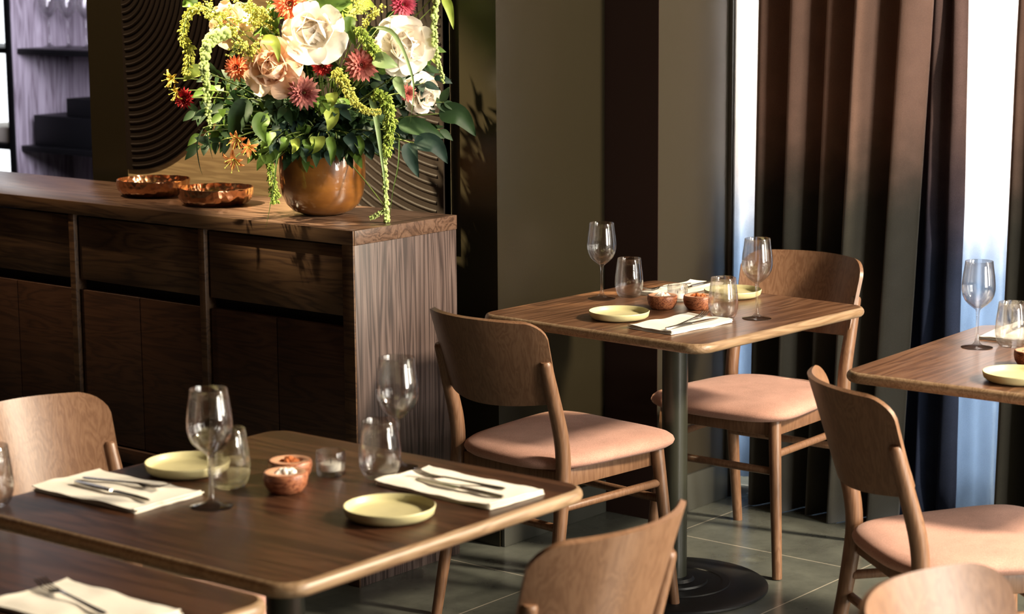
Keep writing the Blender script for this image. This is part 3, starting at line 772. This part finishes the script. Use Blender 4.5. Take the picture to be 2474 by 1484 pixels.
# ------------------------------------------------------------------ copper bowls and flower pot
def copper_bowl(label, loc, R):
    q = MB(); n = 72
    def ring(r, z, w_): return [Vector(((r+w_*noise.noise(Vector((math.cos(2*PI*k/n)*5, math.sin(2*PI*k/n)*5, z*60))))*math.cos(2*PI*k/n), (r+w_*noise.noise(Vector((math.cos(2*PI*k/n)*5, math.sin(2*PI*k/n)*5, z*60))))*math.sin(2*PI*k/n), z+w_*.6*noise.noise(Vector((math.cos(2*PI*k/n)*4, math.sin(2*PI*k/n)*4, 3))))) for k in range(n)]
    H = .049
    q.loops([ring(R*.45, .001, 0), ring(R*.72, .001, 0), ring(R*.86, .006, .002), ring(R*.95, .017, .004), ring(R*.995, .031, .004), ring(R, H, .004), ring(R*.975, H+.001, .004), ring(R*.955, .031, .003), ring(R*.90, .016, .003), ring(R*.80, .009, .001), ring(R*.4, .006, 0)])
    o = q.build('copper_bowl', M['copper'], sharp=50); o.location = loc; return tag(o, label, 'bowl')


copper_bowl('shallow hammered copper bowl, left of the two on the sideboard', (4.290, 4.850, .96), .108)
copper_bowl('shallow hammered copper bowl, right of the two and nearer the flowers', (4.245, 4.535, .96), .108)
PX, PY = 4.262, 4.125
pot = thing('flower_vase', 'glossy amber glazed round vase holding the bouquet', 'vase', (PX, PY, .96))
q = MB(); q.lathe([(0, .001), (.052, .001), (.060, .004), (.083, .013), (.101, .031), (.112, .056), (.1175, .088), (.1190, .125), (.1185, .155), (.1170, .178), (.1155, .187), (.1135, .189), (.1115, .186), (.113, .165), (.113, .13), (.111, .09), (.100, .05), (.07, .022), (0, .012)], 80)
q.build('vase_body', M['glaze'], pot, sharp=70)
FC = Vector((PX, PY, 1.12))     # where stems gather
BR = Vector((.63, -.777, 0)); BN = Vector((-.777, -.63, 0))


def bp(px, py, d=0):
    """point of the bouquet: px,py on the picture, d metres in front of the vase axis"""
    dr = ray(px, py); k = (Vector((PX, PY, 0))+BN*d).dot(BN); t = k/dr.dot(BN); return CAM+dr*t


def leafmesh(q, base, dirv, nrm, L, W_, bend=.25, cup=.25, n=7, tip=1.0, wave=0):
    """one pointed leaf with a folded midrib"""
    d = dirv.normalized(); s = d.cross(nrm).normalized(); nn = s.cross(d).normalized(); vs_ = []; fs = []
    for i in range(n+1):
        t = i/n; w_ = W_*math.sin(PI*min(1, t**.75*1.0))**.85*(1-.25*t) if i < n else 0
        c = base+d*(L*t)-nn*(bend*L*t*t)
        wv = wave*L*math.sin(t*14)*.5
        vs_ += [c-s*w_+nn*(cup*w_+wv), c-nn*0, c+s*w_+nn*(cup*w_-wv)]
    for i in range(n):
        a = i*3; fs += [[a, a+1, a+4, a+3], [a+1, a+2, a+5, a+4]]
    q.add(vs_, fs)


def bez(pts, n=14):
    pts = [Vector(p) for p in pts]; out = []
    for i in range(n+1):
        t = i/n; P_ = pts[:]
        while len(P_) > 1: P_ = [P_[k]*(1-t)+P_[k+1]*t for k in range(len(P_)-1)]
        out.append(P_[0])
    return out


def crv(pts, n=24):
    """smooth curve through points"""
    pts = [Vector(p) for p in pts]; m_ = len(pts); out = []
    for i in range(n+1):
        s = i/n*(m_-1); k = min(int(s), m_-2); t = s-k; a, b, c, d = [pts[max(0, min(m_-1, k+j))] for j in (-1, 0, 1, 2)]
        out.append(.5*((2*b)+(-a+c)*t+(2*a-5*b+4*c-d)*t*t+(-a+3*b-3*c+d)*t**3))
    return out


def stem_pts(tip, axis=None):
    d = tip-FC; up = Vector((0, 0, 1)); mid = FC+up*max(.08, d.length*.35)+d*.25
    r = Vector((random.uniform(-.03, .03), random.uniform(-.03, .03), 0))
    pre = tip-(axis.normalized()*.05 if axis else d.normalized()*.04)
    return bez([FC+r*1.2, mid, pre, tip], 12)


def frame(axis, spin=0):
    a = axis.normalized(); b = a.orthogonal().normalized(); b = Matrix.Rotation(spin, 3, a) @ b; c = a.cross(b)
    return Matrix((b, c, a)).transposed()


def petal(q, F, O, phi, half, L, e0, e1, r0, ruff=.1, pointy=0, nu=7, nv=8, seedv=0):
    """petal sweeping outwards: elevation e0 -> e1 (degrees) over its length"""
    path = []; r = r0; z = 0
    for j in range(nv):
        v = j/(nv-1); path.append((r, z)); e = math.radians(e0+(e1-e0)*v); r += L/(nv-1)*math.cos(e); z += L/(nv-1)*math.sin(e)
    vs_ = []
    for j in range(nv):
        v = j/(nv-1); r, z = path[j]
        if pointy: wf = math.sin(PI*(.12+.88*v)**.8)**.8 if v < 1 else .02
        else: wf = (.35+.65*math.sin(PI/2*min(1, v*1.6))) * (math.sqrt(max(0, 1-((v-.72)/.30)**2)) if v > .72 else 1)
        wf = max(wf, .03)
        for i in range(nu):
            u = i/(nu-1)*2-1
            wd = half*wf*L; az = phi; t_ = Vector((-math.sin(az), math.cos(az), 0)); rr_ = Vector((math.cos(az), math.sin(az), 0))
            curl = wd*u; inward = (u*u)*wd*.45*(1-(.3 if pointy else .0))
            rf = ruff*L*noise.noise(Vector((phi*3+seedv, u*2.2, v*2.5)))*v
            p = rr_*(r-inward*math.sin(math.radians(max(0, e0+(e1-e0)*v))))+t_*curl+Vector((0, 0, z+inward*math.cos(math.radians(e0+(e1-e0)*v))*.6+rf))
            vs_.append(O+F @ p)
    q.add(vs_, [[j*nu+i, j*nu+i+1, (j+1)*nu+i+1, (j+1)*nu+i] for j in range(nv-1) for i in range(nu-1)])


def rose(label, c, axis, R, mk, seedv=0, op=1.0):
    t = thing('rose', label, 'flower', tuple(FC)); O = c-FC; F = frame(axis, seedv)
    q = MB(); rn = random.Random(seedv)
    # tight heart then ever more open, ruffled outer petals
    for k, (n, L, e0, e1, r0, half) in enumerate(((3, .70, 86, 175, .10, .8), (4, .80, 84, 160, .18, .74), (5, .88, 80, 140, .24, .68), (5, .95, 72, 112, .28, .66), (5, 1.0, 56, 62, .28, .62), (5, 1.08, 32, 4, .30, .62), (5, 1.0, 4, -46, .30, .58))):
        for i in range(n):
            ph = 2*PI*(i+k*.47)/n+rn.uniform(-.15, .15)
            petal(q, F, O-axis.normalized()*R*.25, ph, half*rn.uniform(.85, 1.12), L*R*rn.uniform(.86, 1.1), e0+rn.uniform(-8, 8), e1*op+rn.uniform(-18, 16), r0*R, .17 if k > 3 else .04, seedv=seedv+k, nu=9, nv=9)
    q.build('bloom', P[mk], t, sharp=180)
    q = MB(); q.tube([p-FC for p in stem_pts(c-axis.normalized()*R*.25, axis)], .0028, 7); q.build('stem', P['stem'], t)
    return t


def dahlia(label, c, axis, R, mk, seedv=0):
    t = thing('dahlia', label, 'flower', tuple(FC)); O = c-FC; F = frame(axis, seedv); q = MB(); rn = random.Random(seedv)
    for k, (n, L, e0, e1, r0) in enumerate(((6, .35, 92, 105, .03), (9, .48, 80, 78, .07), (12, .62, 66, 55, .12), (14, .76, 48, 30, .15), (16, .90, 28, 6, .17), (16, .98, 8, -18, .17))):
        for i in range(n):
            ph = 2*PI*(i+.5*(k % 2))/n+rn.uniform(-.06, .06)
            petal(q, F, O, ph, .17, L*R*rn.uniform(.92, 1.06), e0, e1+rn.uniform(-8, 8), r0*R, .04, 1, nu=5, nv=7, seedv=seedv)
    q.build('bloom', P[mk], t, sharp=180)
    q = MB(); q.tube([p-FC for p in stem_pts(c-axis.normalized()*R*.1, axis)], .0025, 7); q.build('stem', P['stem'], t)
    return t


def ico(q, c, r, sub=1):
    key = ('i', sub)
    if key not in ICO:
        bm = bmesh.new(); bmesh.ops.create_icosphere(bm, subdivisions=sub, radius=1); ICO[key] = ([v.co.copy() for v in bm.verts], [[v.index for v in f.verts] for f in bm.faces]); bm.free()
    a, f = ICO[key]; q.add([c+v*r for v in a], f)
ICO = {}


def strand(label, pts, mk, r0=.011, r1=.006, style='bob', dens=1.0, seedv=0, core=.5, name='amaranth_strand'):
    t = thing(name, label, 'flower', tuple(FC)); rn = random.Random(seedv); C = crv(pts, 60); q = MB()
    L = sum((C[i+1]-C[i]).length for i in range(60)); n = int(L/.0042*dens)
    for k in range(n):
        s = k/n; i = min(59, int(s*60)); p = C[i].lerp(C[i+1], s*60-i); tn = (C[i+1]-C[i]).normalized()
        r = (r0+(r1-r0)*s)*(.75+.5*noise.noise(Vector((s*18, seedv, 0)))+.25)*(min(1, .35+(1-s)*12))
        a = tn.orthogonal().normalized()
        for j in range(4 if style == 'bob' else 9):
            ang = rn.random()*2*PI; dv = (Matrix.Rotation(ang, 3, tn) @ a)
            if style == 'bob': ico(q, p+dv*r*rn.uniform(.35, .85)-FC, r*rn.uniform(.38, .62))
            else:
                o = p+dv*r*rn.uniform(.2, .75)-FC; dd = (dv*.9+tn*.8).normalized(); ln = r*rn.uniform(.5, .9); w_ = ln*.32; s1 = dd.orthogonal().normalized()*w_; s2 = dd.cross(s1)
                q.add([o, o+dd*ln*.5+s1, o+dd*ln*.5+s2, o+dd*ln*.5-s1, o+dd*ln*.5-s2, o+dd*ln], [[0, 1, 2], [0, 2, 3], [0, 3, 4], [0, 4, 1], [5, 2, 1], [5, 3, 2], [5, 4, 3], [5, 1, 4]])
    b = q.build('flower_tassel', P[mk], t, sharp=180 if style == 'bob' else 30)
    q = MB(); q.tube([p-FC for p in C], max(.0012, r1*core*.35), 6)
    q.tube([p-FC for p in bez([FC+Vector((rn.uniform(-.03, .03), rn.uniform(-.03, .03), 0)), FC+Vector((0, 0, .12)), C[0]+(C[0]-C[3])*1.2+Vector((0, 0, -.01)), C[0]], 12)], .0018, 6)
    q.build('stem', P['stem'], t); return t


def branch(name, label, tip, mk, nleaf=9, LL=.06, WW=.017, group=None, seedv=0, droop=.25, start=.35, ctrl=None, updir=None, stemr=.0018, wave=0):
    t = thing(name, label, 'foliage', tuple(FC), 0, group); rn = random.Random(seedv)
    base = FC+Vector((rn.uniform(-.05, .05), rn.uniform(-.05, .05), .0))
    d = tip-base
    C = bez([base, base+Vector((0, 0, .10+abs(d.z)*.3))+d*.15, base+d*.65+Vector((0, 0, .05)), tip], 20); q = MB()
    for k in range(nleaf):
        s = start+(1-start)*(k+.3)/nleaf; i = min(19, int(s*20)); p = C[i].lerp(C[i+1], s*20-i); tn = (C[i+1]-C[i]).normalized()
        side = BR if abs(tn.dot(BR)) < .85 else Vector((0, 0, 1)); sd = (side-tn*side.dot(tn)).normalized()*(1 if k % 2 else -1)
        sd = Matrix.Rotation(rn.uniform(-1.2, 1.2), 3, tn) @ sd
        dv = (tn*rn.uniform(.25, .8)+sd*rn.uniform(.6, 1)+BN*rn.uniform(-.1, .5)+Vector((0, 0, -droop*rn.uniform(.2, 1.6)))).normalized()
        nm = (BN*rn.uniform(.4, 1)+Vector((0, 0, rn.uniform(0, .9)))+BR*rn.uniform(-.5, .5)).normalized()
        l = LL*rn.uniform(.7, 1.2); leafmesh(q, p-FC, dv, nm, l, WW*rn.uniform(.8, 1.2), rn.uniform(-.1, .4), rn.uniform(.05, .4), wave=wave)
    dv = (C[-1]-C[-2]).normalized(); leafmesh(q, tip-FC, (dv+Vector((0, 0, -droop))).normalized(), (BN+Vector((0, 0, .5))).normalized(), LL, WW)
    lv = q.build('leaves', P[mk], t, sharp=180)
    q = MB(); q.tube([p-FC for p in C], [stemr*1.3-(stemr*.7)*i/20 for i in range(21)], 6); q.build('stem', P['stem'], t); return t


def bigleaf(label, pts, W_, mk, nrm, seedv=0, cup=.38, name='broad_leaf', cat='leaf', sm=True, pw=.75):
    """single large leaf following a curve base->tip"""
    t = thing(name, label, cat, tuple(FC)); C = crv(pts, 14); q = MB(); vs_ = []; fs = []
    for i, c in enumerate(C):
        tt = i/14; d = (C[min(i+1, 14)]-C[max(i-1, 0)]).normalized(); s = d.cross(nrm).normalized(); nn = s.cross(d)
        w_ = W_*max(0, math.sin(PI*min(1, tt**(pw*.88))))**1.05
        e = .06*W_*math.sin(tt*22+seedv)
        vs_ += [c-FC-s*w_+nn*(cup*w_+e), c-FC-s*w_*.5+nn*cup*w_*.3, c-FC, c-FC+s*w_*.5+nn*cup*w_*.3, c-FC+s*w_+nn*(cup*w_-e)]
    for i in range(14):
        for k in range(4): a = i*5+k; fs.append([a, a+1, a+6, a+5])
    q.add(vs_, fs); q.build('leaf_blade', P[mk], t, sharp=180)
    if sm:
        q = MB(); b0 = C[0]; q.tube([p-FC for p in bez([FC+Vector((random.uniform(-.03, .03), random.uniform(-.03, .03), 0)), FC+Vector((0, 0, .10)), b0+(b0-C[2])*1.0, b0], 12)], .0016, 6); q.build('stem', P['stem'], t)
    return t


up = Vector((0, 0, 1))
rose('large white rose at the top centre of the bouquet', bp(757, 78, .20), BN+up*.25-BR*.05, .070, 'white', 1)
rose('large white rose at the upper right of the bouquet', bp(975, 112, .16), BN+up*.2+BR*.35, .064, 'white', 2)
rose('blush peach rose left of centre beside a lime leaf', bp(662, 165, .20), BN+up*.1-BR*.3, .064, 'peach', 3)
rose('white rose half hidden at the lower right of the bouquet', bp(1022, 226, .06), BN*.8+BR*.8-up*.1, .045, 'white', 4)
rose('cream rose at the top left behind yellow sprays', bp(560, 62, .08), BN+up*.2-BR*.4, .052, 'cream', 5)
dahlia('coral dahlia at the very top of the bouquet', bp(700, 8, .16), BN+up*.15, .044, 'coral', 1)
dahlia('small coral dahlia at the left below the yellow spray', bp(572, 163, .17), BN+up*.1-BR*.3, .034, 'coral', 2)
dahlia('mauve pink dahlia low in the middle of the bouquet', bp(733, 224, .22), BN+up*.05, .041, 'mauve', 3)
dahlia('pink dahlia at the centre right under the green plume', bp(873, 157, .20), BN+up*.1+BR*.1, .042, 'pink', 4)
dahlia('magenta dahlia at the top right of the bouquet', bp(975, 10, .12), BN+up*.1+BR*.3, .034, 'magenta', 5)
dahlia('small dark red dahlia deep in the centre of bouquet', bp(778, 160, .12), BN+up*.1, .026, 'red', 6)
dahlia('small pink dahlia beside the lower right white rose', bp(985, 225, .16), BN+BR*.2, .022, 'pink', 7)
dahlia('dark red flower at the far left of the bouquet', bp(445, 238, .10), BN-BR*.4, .027, 'red', 8)
# hanging amaranths and millet heads
strand('chunky pale green amaranth strand hanging at the left', [bp(545, 78, .22), bp(512, 92, .24), bp(495, 140, .25), bp(498, 210, .25), bp(507, 312, .25)], 'bob', .0195, .0075, dens=.9, seedv=1)
strand('olive yellow amaranth strand arching down at far left', [bp(490, 14, .16), bp(455, 35, .17), bp(443, 90, .18), bp(458, 125, .18), bp(452, 182, .18)], 'olive', .011, .014, 'fluff', 1.2, 2)
strand('pale green bobbled amaranth strand hanging at the upper right', [bp(1058, -20, .14), bp(1050, 40, .15), bp(1050, 100, .15), bp(1058, 150, .15), bp(1073, 203, .15)], 'bob', .0105, .0065, dens=.9, seedv=3)
strand('yellow green millet head curving with a brown tail, centre', [bp(808, 168, .26), bp(835, 205, .27), bp(855, 245, .27), bp(885, 268, .27), bp(922, 270, .26)], 'gold', .015, .008, 'fluff', 1.5, 4, name='millet_head')
strand('fluffy green amaranth plume at right above the vase', [bp(905, 225, .2), bp(932, 242, .22), bp(942, 285, .22), bp(940, 330, .22), bp(930, 380, .22)], 'millet', .016, .014, 'fluff', 1.6, 5)
strand('long pale amaranth strand hanging to the sideboard top', [bp(928, 385, .215), bp(930, 430, .215), bp(932, 480, .21), bp(933, 515, .205), bp(934, 538, .20)], 'bob', .0085, .0085, dens=1.0, seedv=6)
strand('short pale amaranth side branch at sideboard edge', [bp(934, 505, .205), bp(918, 515, .205), bp(903, 524, .205), bp(894, 528, .205)], 'bob', .008, .006, 'fluff', 1.6, seedv=16)
strand('green plume hanging at the left side of the vase', [bp(652, 395, .17), bp(655, 425, .18), bp(662, 460, .18), bp(667, 490, .18)], 'millet', .010, .013, 'fluff', 1.5, 7)
strand('thick green millet head between the white roses', [bp(862, 68, .2), bp(880, 92, .21), bp(900, 118, .21), bp(915, 138, .2)], 'millet', .013, .016, 'fluff', 1.8, 8, name='millet_head')
strand('small pale amaranth tip under the yellow spray', [bp(575, 108, .2), bp(566, 120, .21), bp(557, 135, .21)], 'bob', .008, .007, seedv=9)


# yellow green bud sprays
def spray(label, tip, mk='gold', n=90, seedv=0, spread=.05):
    t = thing('goldenrod_spray', label, 'foliage', tuple(FC)); rn = random.Random(seedv); C = stem_pts(tip); q = MB(); s_ = MB(); s_.tube([p-FC for p in C], .0016, 6)
    d = (C[-1]-C[-4]).normalized()
    for k in range(max(6, n//8)):
        p0 = C[-1-rn.randint(0, 3)]; dv = (d*rn.uniform(.2, 1)+Vector((rn.uniform(-1, 1), rn.uniform(-1, 1), rn.uniform(-.6, 1)))*.75).normalized(); L = spread*rn.uniform(.5, 1.3); e = p0+dv*L+Vector((0, 0, -.01))
        s_.tube([p0-FC, p0+dv*L*.5-FC, e-FC], .0008, 4)
        for j in range(10):
            f = j/9; c = p0.lerp(e, .25+.75*f)+Vector([rn.uniform(-1, 1)*.006 for _ in range(3)]); ico(q, c-FC, rn.uniform(.0022, .0042))
    b = q.build('flower_buds', P[mk], t, sharp=180); s_.build('stem', P['stem'], t); return t


for i, (x, y, d, lb) in enumerate(((500, 12, .20, 'yellow green bud spray at the very top left of bouquet'), (535, 60, .2, 'yellow green bud spray above the chunky amaranth'), (600, 20, .18, 'dense yellow bud spray at top left of the cream rose'), (640, 30, .16, 'yellow bud spray beside the top coral dahlia'), (600, 110, .22, 'yellow green bud spray reaching over the peach rose'), (870, 8, .14, 'pale bud spray at the top right of the white rose'), (900, 40, .12, 'small bud spray above the green millet head'))):
    spray(lb, bp(x, y, d), 'gold', 130 if i < 5 else 70, i, .05)

# single large leaves
nb = (BN+up*.3).normalized()
for a in (('broad lime leaf at right below the upper white rose', [bp(1010, 78, .10), bp(1035, 105, .12), bp(1052, 155, .12)], .027, 'lime', nb), ('lime leaf lying on the blush rose', [bp(632, 96, .24), bp(664, 104, .27), bp(674, 152, .27)], .015, 'lime', nb),
          ('broad mid green leaf at the top centre', [bp(745, 22, .16), bp(800, 18, .17), bp(856, 2, .16)], .026, 'green', nb), ('long green leaf pointing down at the top right', [bp(1072, -8, .1), bp(1085, 20, .11), bp(1096, 72, .11)], .013, 'lime', nb),
          ('round pale leaf below the upper right white rose', [bp(903, 140, .21), bp(930, 150, .23), bp(962, 160, .22)], .022, 'pale', nb), ('bright green pointed leaf at the lower left', [bp(645, 275, .2), bp(628, 305, .21), bp(642, 345, .21)], .023, 'green', nb),
          ('pale narrow leaf right of centre', [bp(958, 185, .2), bp(965, 210, .21), bp(980, 240, .2)], .014, 'pale', nb), ('dark teal leaf hanging at far lower right', [bp(1000, 345, .12), bp(1050, 350, .13), bp(1082, 396, .12)], .026, 'teal', nb),
          ('dark teal pointed leaf hanging below right', [bp(990, 345, .13), bp(992, 380, .14), bp(1012, 430, .13)], .022, 'teal', nb), ('very dark broad leaf at the far right', [bp(1060, 275, .05), bp(1110, 280, .06), bp(1150, 330, .05)], .030, 'dark', nb),
          ('dark leaf right of the vase', [bp(962, 300, .10), bp(1020, 310, .11), bp(1075, 335, .10)], .024, 'dark', nb), ('yellowish leaf at the far left', [bp(488, 170, .17), bp(465, 175, .18), bp(443, 196, .17)], .018, 'lime', nb),
          ('green leaf at the top left corner of bouquet', [bp(478, 6, .14), bp(458, 4, .15), bp(440, 16, .14)], .018, 'green', nb), ('dark glossy leaf above the vase rim at left', [bp(600, 240, .14), bp(575, 290, .15), bp(560, 345, .14)], .030, 'dark', nb),
          ('green leaf above the pink dahlia', [bp(850, 40, .18), bp(842, 70, .19), bp(860, 112, .19)], .018, 'green', nb)):
    bigleaf(*a)
# ivy leaves over the rim
ivy = (('lime', 712, 335, 705, 372), ('green', 745, 335, 735, 375), ('lime', 768, 330, 752, 372), ('green', 795, 330, 800, 400), ('lime', 800, 225, 792, 262), ('lime', 800, 262, 792, 318), ('green', 860, 330, 872, 378), ('teal', 838, 325, 856, 372), ('dark', 905, 320, 915, 365), ('green', 690, 330, 672, 372), ('teal', 740, 345, 738, 380), ('green', 650, 320, 630, 360), ('teal', 880, 340, 900, 385))
for i, (mk, x0, y0, x1, y1) in enumerate(ivy):
    where = ('left edge of the vase rim', 'left part of the rim beside the lime one', 'left of centre on the vase rim', 'middle of the rim hanging lowest', 'centre of the bouquet, upper of two', 'centre of the bouquet, lower of two', 'right part of the rim', 'right part of the rim, bluish', 'right of the rim, dark', 'just left of the vase rim', 'left rim, bluish and small', 'left of the vase above the orange lily', 'outer right rim, bluish')[i]
    bigleaf('small ivy leaf at the %s' % where, [bp(x0, y0, .19), bp((x0+x1)/2+6, (y0+y1)/2, .205), bp(x1, y1, .195)], .013+.004*(i % 3), mk, nb, i, name='ivy_leaf', pw=.6)
# long grass blades
for lb, pts, W_, mk in (('wide pale blade hanging over the right of the vase', [bp(895, 232, .2), bp(908, 280, .225), bp(922, 380, .235), bp(934, 478, .225)], .0085, 'pale'),
                        ('pale grass blade arching from the right rose down', [bp(905, 66, .18), bp(950, 80, .22), bp(985, 150, .23), bp(1000, 215, .22), bp(990, 300, .21)], .006, 'pale'),
                        ('thin grass blade hanging left of the vase', [bp(700, 340, .16), bp(672, 380, .2), bp(660, 460, .215), bp(640, 562, .225)], .003, 'green'),
                        ('thin blade hanging at the right of the amaranth', [bp(965, 330, .19), bp(962, 400, .21), bp(948, 470, .21), bp(940, 545, .205)], .0018, 'green'),
                        ('thin dark blade hanging far left', [bp(490, 310, .12), bp(476, 350, .13), bp(482, 400, .13), bp(490, 425, .12)], .0022, 'dark'),
                        ('thin dark blade beside the far left one', [bp(500, 320, .12), bp(508, 360, .13), bp(514, 385, .13)], .002, 'dark')):
    bigleaf(lb, pts, W_, mk, nb, name='grass_blade', cat='leaf', pw=.5)


# lilies
def lily(label, c, axis, R, mk, n=6, seedv=0, tip='yellow'):
    t = thing('lily', label, 'flower', tuple(FC)); O = c-FC; F = frame(axis, seedv); q = MB(); rn = random.Random(seedv)
    for i in range(n): petal(q, F, O, 2*PI*i/n+rn.uniform(-.2, .2), .20, R*rn.uniform(.8, 1.15), rn.uniform(40, 60), rn.uniform(-70, -10), .05*R, .3, 1, seedv=seedv+i)
    q.build('bloom', P[mk], t, sharp=180)
    s_ = MB()
    for i in range(6):
        a = 2*PI*i/6; d = F @ Vector((math.cos(a)*.7, math.sin(a)*.7, .8)); s_.tube([O, O+d*R*.5, O+d*R*.9+Vector((0, 0, -.004))], .0007, 5); ico(s_, O+d*R*.92+Vector((0, 0, -.004)), .0022)
    s_.build('stamens', P['gold'], t); q = MB(); q.tube([p-FC for p in stem_pts(c, axis)], .0016, 6); q.build('stem', P['stem'], t)


lily('orange peach lily at the lower left, upper bloom', bp(572, 335, .21), BN-BR*.3-up*.3, .032, 'orange', seedv=1)
lily('orange peach lily at the lower left, lowest bloom', bp(566, 385, .21), BN-BR*.2-up*.6, .034, 'orange', seedv=2)
lily('orange lily at the lower left beside the green stamens', bp(600, 355, .21), BN+BR*.3-up*.3, .030, 'orange', seedv=3)
lily('small yellow tipped lily at the far left edge of bouquet', bp(418, 190, .10), BN-BR*.7, .030, 'yellow', 5, seedv=4)
lily('small yellow lily at left above the dark red flower', bp(430, 222, .10), BN*.6-BR-up*.2, .026, 'yellow', 5, seedv=5)

# leafy filler branches
rb = random.Random(11)
reg = []
for i in range(16):
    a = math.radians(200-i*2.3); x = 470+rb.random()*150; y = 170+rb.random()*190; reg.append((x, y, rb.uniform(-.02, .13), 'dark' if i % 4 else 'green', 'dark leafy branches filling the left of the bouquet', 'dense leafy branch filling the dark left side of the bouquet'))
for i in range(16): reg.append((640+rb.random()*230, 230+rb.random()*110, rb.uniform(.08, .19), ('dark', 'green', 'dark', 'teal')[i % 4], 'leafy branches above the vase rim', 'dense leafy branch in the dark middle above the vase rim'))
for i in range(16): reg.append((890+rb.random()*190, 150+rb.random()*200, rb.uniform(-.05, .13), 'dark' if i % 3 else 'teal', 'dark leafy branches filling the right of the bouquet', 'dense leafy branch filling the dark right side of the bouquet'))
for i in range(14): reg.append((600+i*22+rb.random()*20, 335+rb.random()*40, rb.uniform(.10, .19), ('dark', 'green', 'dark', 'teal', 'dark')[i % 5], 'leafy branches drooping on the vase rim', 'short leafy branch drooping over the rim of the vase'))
for i in range(18): reg.append((500+rb.random()*540, -60+rb.random()*200, rb.uniform(-.05, .10), ('green', 'dark', 'green', 'lime')[i % 4], 'leafy branches in the upper bouquet', 'leafy green branch behind the flowers in the upper bouquet'))
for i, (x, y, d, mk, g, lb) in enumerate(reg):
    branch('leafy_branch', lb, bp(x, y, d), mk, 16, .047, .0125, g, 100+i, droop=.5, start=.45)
# large glasses on the bar's upper shelf
for lab, y, x in (('left of the large blurred wine glasses on the upper bar shelf', 8.53, 6.9), ('middle one of the large blurred wine glasses on the upper bar shelf', 8.385, 6.9), ('right of the large blurred wine glasses on the upper bar shelf', 8.25, 6.9), ('large blurred wine glass in the bright left compartment of the bar shelf', 8.76, 6.9)):
    g = copy_tree(W, lab, (x, y, 1.1935)); g.scale = (1.25, 1.25, 1.6)
